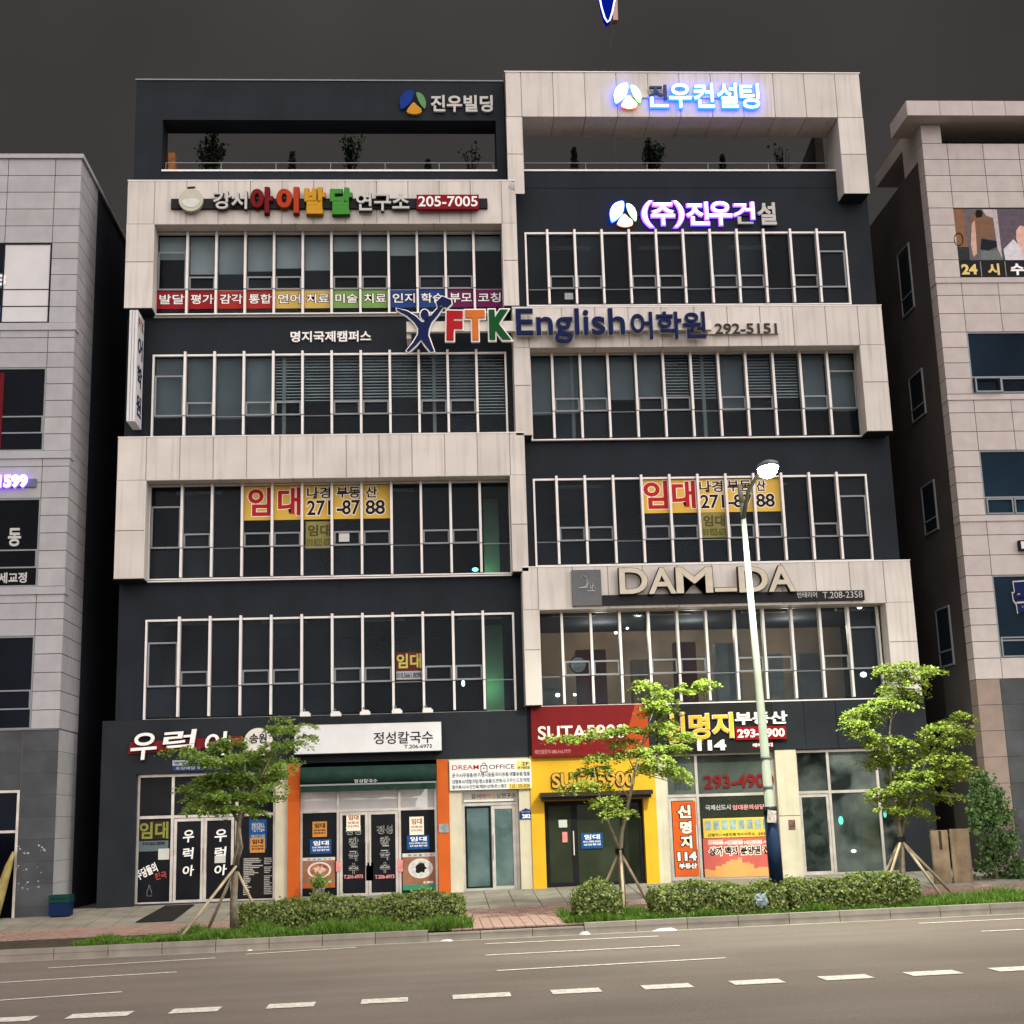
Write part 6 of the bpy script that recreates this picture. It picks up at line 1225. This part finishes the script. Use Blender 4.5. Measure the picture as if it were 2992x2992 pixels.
# ================================================================== SMALL THINGS
# rooftop pylon whose blue tip hangs into the top of the picture
Yq = 6.0
def tp(x, y): P = at('S', x, y, Yq); return (P.x, P.z)
tip = [(1752, 0), (1757, 25), (1766, 55), (1774, 68), (1781, 62), (1788, 40), (1796, 0)]; tp_ = [tp(*p) for p in tip]; dzp = 3.2
t = thing('pylon_sign', 'blue pointed sign with lit white rim hanging in at the top edge', 'sign', (tp(1775, 60)[0], Yq, TOPZ))
q = [(tp_[-1][0], tp_[-1][1]+dzp), (tp_[0][0], tp_[0][1]+dzp)] + tp_
if area(q) < 0: q.reverse()
MB().poly(q, Yq-.05, Yq+.25).build('blue_face', emit('pylon_blue', (4, 20, 170), .42, (.0, .004, .05)), t)
b = MB(); b.tube([(p[0], Yq-.07, p[1]) for p in [(tp_[0][0], tp_[0][1]+dzp)]+tp_+[(tp_[-1][0], tp_[-1][1]+dzp)]], .028, 6); b.build('lit_rim', emit('pylon_rim', (205, 205, 255), 1.3), t)
a, c = tp(1800, 0), tp(1793, 58); d = tp(1808, 0)
MB().poly([(c[0]-.02, c[1]), (c[0]+.15, c[1]), (d[0]+.02, d[1]+dzp), (a[0]-.02, a[1]+dzp)], Yq+.0, Yq+.3).build('side_panel', mat('pylon_panel', None, .5, .1, 3, albedo=(.40, .28, .23)), t)
MB().tube([(tp(1781, 100)[0], Yq+.2, TOPZ), (tp(1781, 100)[0]+.05, Yq+.2, tp_[2][1]+.4)], .016, 6).build('mast', mat('mast_grey', None, .5, .1, 3, albedo=(.045, .045, .05)), t)
# mat, litter, pot, bag
P = [atg('J', *p, -.06) for p in ((515, 1515), (705, 1515))]; A0, A1 = P[0].x, P[1].x
v = [(A0-.15, -3.0), (A1-.05, -3.0), (A1, -.35), (A0+.02, -.35)]; b = MB(); b.hull8([(x_, y_, ground(x_, y_)+.006) for x_, y_ in v]+[(x_, y_, ground(x_, y_)+.026) for x_, y_ in v]); o = b.build('door_mat', mat('rubber_mat', None, .75, .3, 6, bump=.4, albedo=(.022, .021, .020))); tag(o, 'long black rubber mat before the left shop doors', 'mat')
zz_ = ground(hx('J', 1600, 1400), -.5); xp_ = at('J', 1602, 1420, -.6).x
t = thing('flower_pot', 'speckled flower pot with a small plant before the noodle shop', 'plant pot', (xp_, -.6, zz_-.04)); MB().lathe([(.11, 0), (.16, .30), (.17, .33), (.14, .33), (.13, .30)], (xp_, -.6, zz_-.04), 16).build('pot', mat('speckled_pot', None, .6, .9, 22, albedo=(.16, .16, .15)), t, smooth=True)
rg = np.random.RandomState(4); leaves('plant', np.array([xp_, -.6, zz_+.42])+rg.normal(0, 1, (320, 3))*np.array([.10, .10, .09]), rg.normal(0, 1, (320, 3)),   .07, LEAF_D, t, 'stuff')
P = at('L', 1075, 1475, -7.93); rg = np.random.RandomState(6); b = MB(); n1, n2 = 9, 14
for i in range(n1):
    th = math.pi*i/(n1-1)
    for k in range(n2):
        ph = 2*math.pi*k/n2; r = .12*(1+.22*math.sin(3*ph+i*1.7)+.12*rg.normal()) if 0 < i < n1-1 else .10; b.v.append((P.x+r*math.sin(th)*math.cos(ph), -7.95+.6*r*math.sin(th)*math.sin(ph), P.z+r*1.0*math.cos(th)))
for i in range(n1-1):
    for k in range(n2): b.f.append((i*n2+k, i*n2+(k+1) % n2, (i+1)*n2+(k+1) % n2, (i+1)*n2+k))
o = b.build('litter_bag', mat('pale_plastic', None, .35, .2, 12, albedo=(.20, .25, .27))); tag(o, 'crumpled pale plastic bag stuck in the hedge by the lamp post', 'bag')
def litter(label, v, x, y, w, d, h, seed, m=PAPER):
    rg = random.Random(seed); P = atg(v, x, y, ROAD); P.y = min(P.y, KY-.14); z_ = gx(P.x)+ROAD+.006; n = 9; b = MB(); top = []
    for i in range(n): a_ = 2*math.pi*i/n; k = rg.uniform(.6, 1); top.append((P.x+w*k*math.cos(a_), P.y+d*k*math.sin(a_)))
    b.v = [(x_, y_, z_) for x_, y_ in top]+[(P.x+(x_-P.x)*.55, P.y+(y_-P.y)*.55, z_+h*rg.uniform(.5, 1)) for x_, y_ in top]; b.f = [tuple(range(n, 2*n))]+[(i, (i+1) % n, n+(i+1) % n, n+i) for i in range(n)]
    tag(b.build('litter', m), label, 'litter', 'litter along the gutter')
litter('long white scrap of litter in the gutter below the bright hedge', 'BR', 560, 209, .34, .09, .05, 1, WHITE); litter('crumpled beige scrap in the gutter left of the long white one', 'BR', 262, 222, .12, .08, .06, 2); litter('flat pale scrap at the kerb below the entrance gap', 'BL', 1680, 246, .18, .10, .03, 3); litter('tiny white scrap in the gutter below the left hedge', 'BL', 945, 290, .08, .06, .02, 4)
# lamps and lit spots seen through the glass
EXITG = emit('exit_green', (90, 255, 190), 6.0); SPOTW = emit('inside_lamp', (255, 250, 240), 9.0)
def inside(name, label, cat, v, x, y, Yq, m, w, h, grp=None):
    P = at(v, x, y, Yq); t = thing(name, label, cat, (P.x, Yq, P.z-h), grp); el_ = [(P.x+w*.8*math.cos(2*math.pi*i/14), P.z+h*.8*math.sin(2*math.pi*i/14)) for i in range(14)]; MB().poly(el_, Yq, Yq+.04).build('lit_face', m, t); MB().poly(grow_poly(el_, (P.x, P.z), 1.25), Yq+.042, Yq+.10).build('housing', SASH, t); return P
inside('exit_light', 'green emergency light low in the third floor corner window', 'light', 'H', 835, 162, 1.4, EXITG, .10, .06)
inside('exit_light', 'green white emergency light in the second floor stair window', 'light', 'H', 746, 1008, 1.4, emit('exit_white', (190, 255, 225), 9.0), .05, .09)
for i, (v, x, y, w) in enumerate((('H', 1880, 632, .05), ('H', 1448, 1095, .07), ('H', 1575, 1092, .05), ('I', 85, 598, .04), ('I', 1810, 438, .09), ('I', 1840, 942, .10))):
    inside('ceiling_spot', ('right hand upper', 'left lower pair', 'right lower pair', 'brown pane', 'top right corner', 'low right corner')[i]+' lit spot inside the second floor showroom', 'light', v, x, y, 1.0+.3*(i % 2), SPOTW, w, w*.8, 'lit spots inside the second floor showroom')
for xl_ in (5.0, 7.6, 10.4):
    ls_ = bpy.data.lights.new('showroom_light', 'POINT'); ls_.energy = 60; ls_.color = (1, .88, .72); ls_.shadow_soft_size = .15; lo = bpy.data.objects.new('showroom_light', ls_); COL.objects.link(lo); lo.parent = B; lo.location = Vector((xl_, 2.9, 6.7))-WORLD[B.name]
STG = mat('stair_green', None, .8, .1, 2, albedo=(.30, .46, .33))
for v, x0, x1, y0, y1, fl, l in (('E', 902, 1015, 1640, 2010, 3, 'third'), ('H', 915, 1045, 640, 1190, 2, 'second')):
    a, b_ = at(v, x0, (y0+y1)/2, 2.0).x, at(v, x1, (y0+y1)/2, 2.0).x; z0 = FL[('L', fl)][0]-.1; bx('stair_wall', a, b_, 2.0, 2.1, z0, FL[('L', fl)][2], STG, B)
    lg = bpy.data.lights.new('exit_glow', 'POINT'); lg.energy = 5; lg.color = (.35, 1, .45); lg.shadow_soft_size = .1; lo = bpy.data.objects.new('exit_glow', lg); COL.objects.link(lo); lo.parent = B; lo.location = Vector(((a+b_)/2-.15, 1.62, z0+(.35 if fl == 3 else .8)))-WORLD[B.name]
inside('exit_light', 'round green exit lamp inside the corner shop', 'light', 'T', 440, 690, .9, EXITG, .07, .13); inside('exit_light', 'green light behind the right tree in the corner shop', 'light', 'T', 800, 640, .9, EXITG, .04, .10); inside('shop_lamp', 'white glare low in the corner shop window', 'light', 'T', 545, 940, 1.0, SPOTW, .08, .05)
# showroom furniture on the second floor
rg = random.Random(21); t = None
for i in range(7):
    x_ = 3.3+i*1.25; h = rg.uniform(.8, 1.9); w = rg.uniform(.4, .8); y_ = rg.uniform(1.0, 2.4)
    c_ = rg.choice(((.16, .15, .14), (.10, .02, .02), (.20, .13, .07), (.22, .22, .21)))
    t = thing('display_cabinet', ('pale', 'tall', 'low', 'narrow', 'wide', 'dark', 'last')[i]+' display cabinet, '+nth[i]+' from the left inside the showroom', 'cabinet', (x_, y_, 4.46), 'cabinets inside the second floor showroom'); m_ = mat('cab_%d' % int(c_[0]*100), None, .6, .2, 3, albedo=c_)
    MB().box(x_-w/2, x_+w/2, y_, y_+.4, 4.46, 4.46+h).build('carcass', m_, t); bx('door_panel', x_-w/2+.03, x_-.01, y_-.02, y_-.002, 4.5, 4.42+h, m_, t); bx('door_panel', x_+.01, x_+w/2-.03, y_-.02, y_-.002, 4.5, 4.42+h, m_, t)
P = atx('H', 1600, 850, 4.1); x_, z_ = at('H', 1600, 870, .9).x, at('H', 1600, 870, .9).z
t = thing('round_mirror', 'round dark rimmed mirror hung on a cord in the showroom', 'mirror', (x_, .9, z_-.3)); cx, cz = x_, z_; ring = [(cx+.22*math.cos(2*math.pi*i/24), .9, cz+.22*math.sin(2*math.pi*i/24)) for i in range(25)]; MB().tube(ring, .018, 6).build('rim', BLACK, t); MB().poly(disc(.21, 24), .905, .915).build('mirror_face', mat('mirror', None, .15, .05, 3, albedo=(.22, .23, .23), metal=.4), t); MB().tube([(cx-.15, .9, cz+.17), (cx, .9, cz+.48), (cx+.15, .9, cz+.17)], .006, 5).build('cord', BLACK, t)
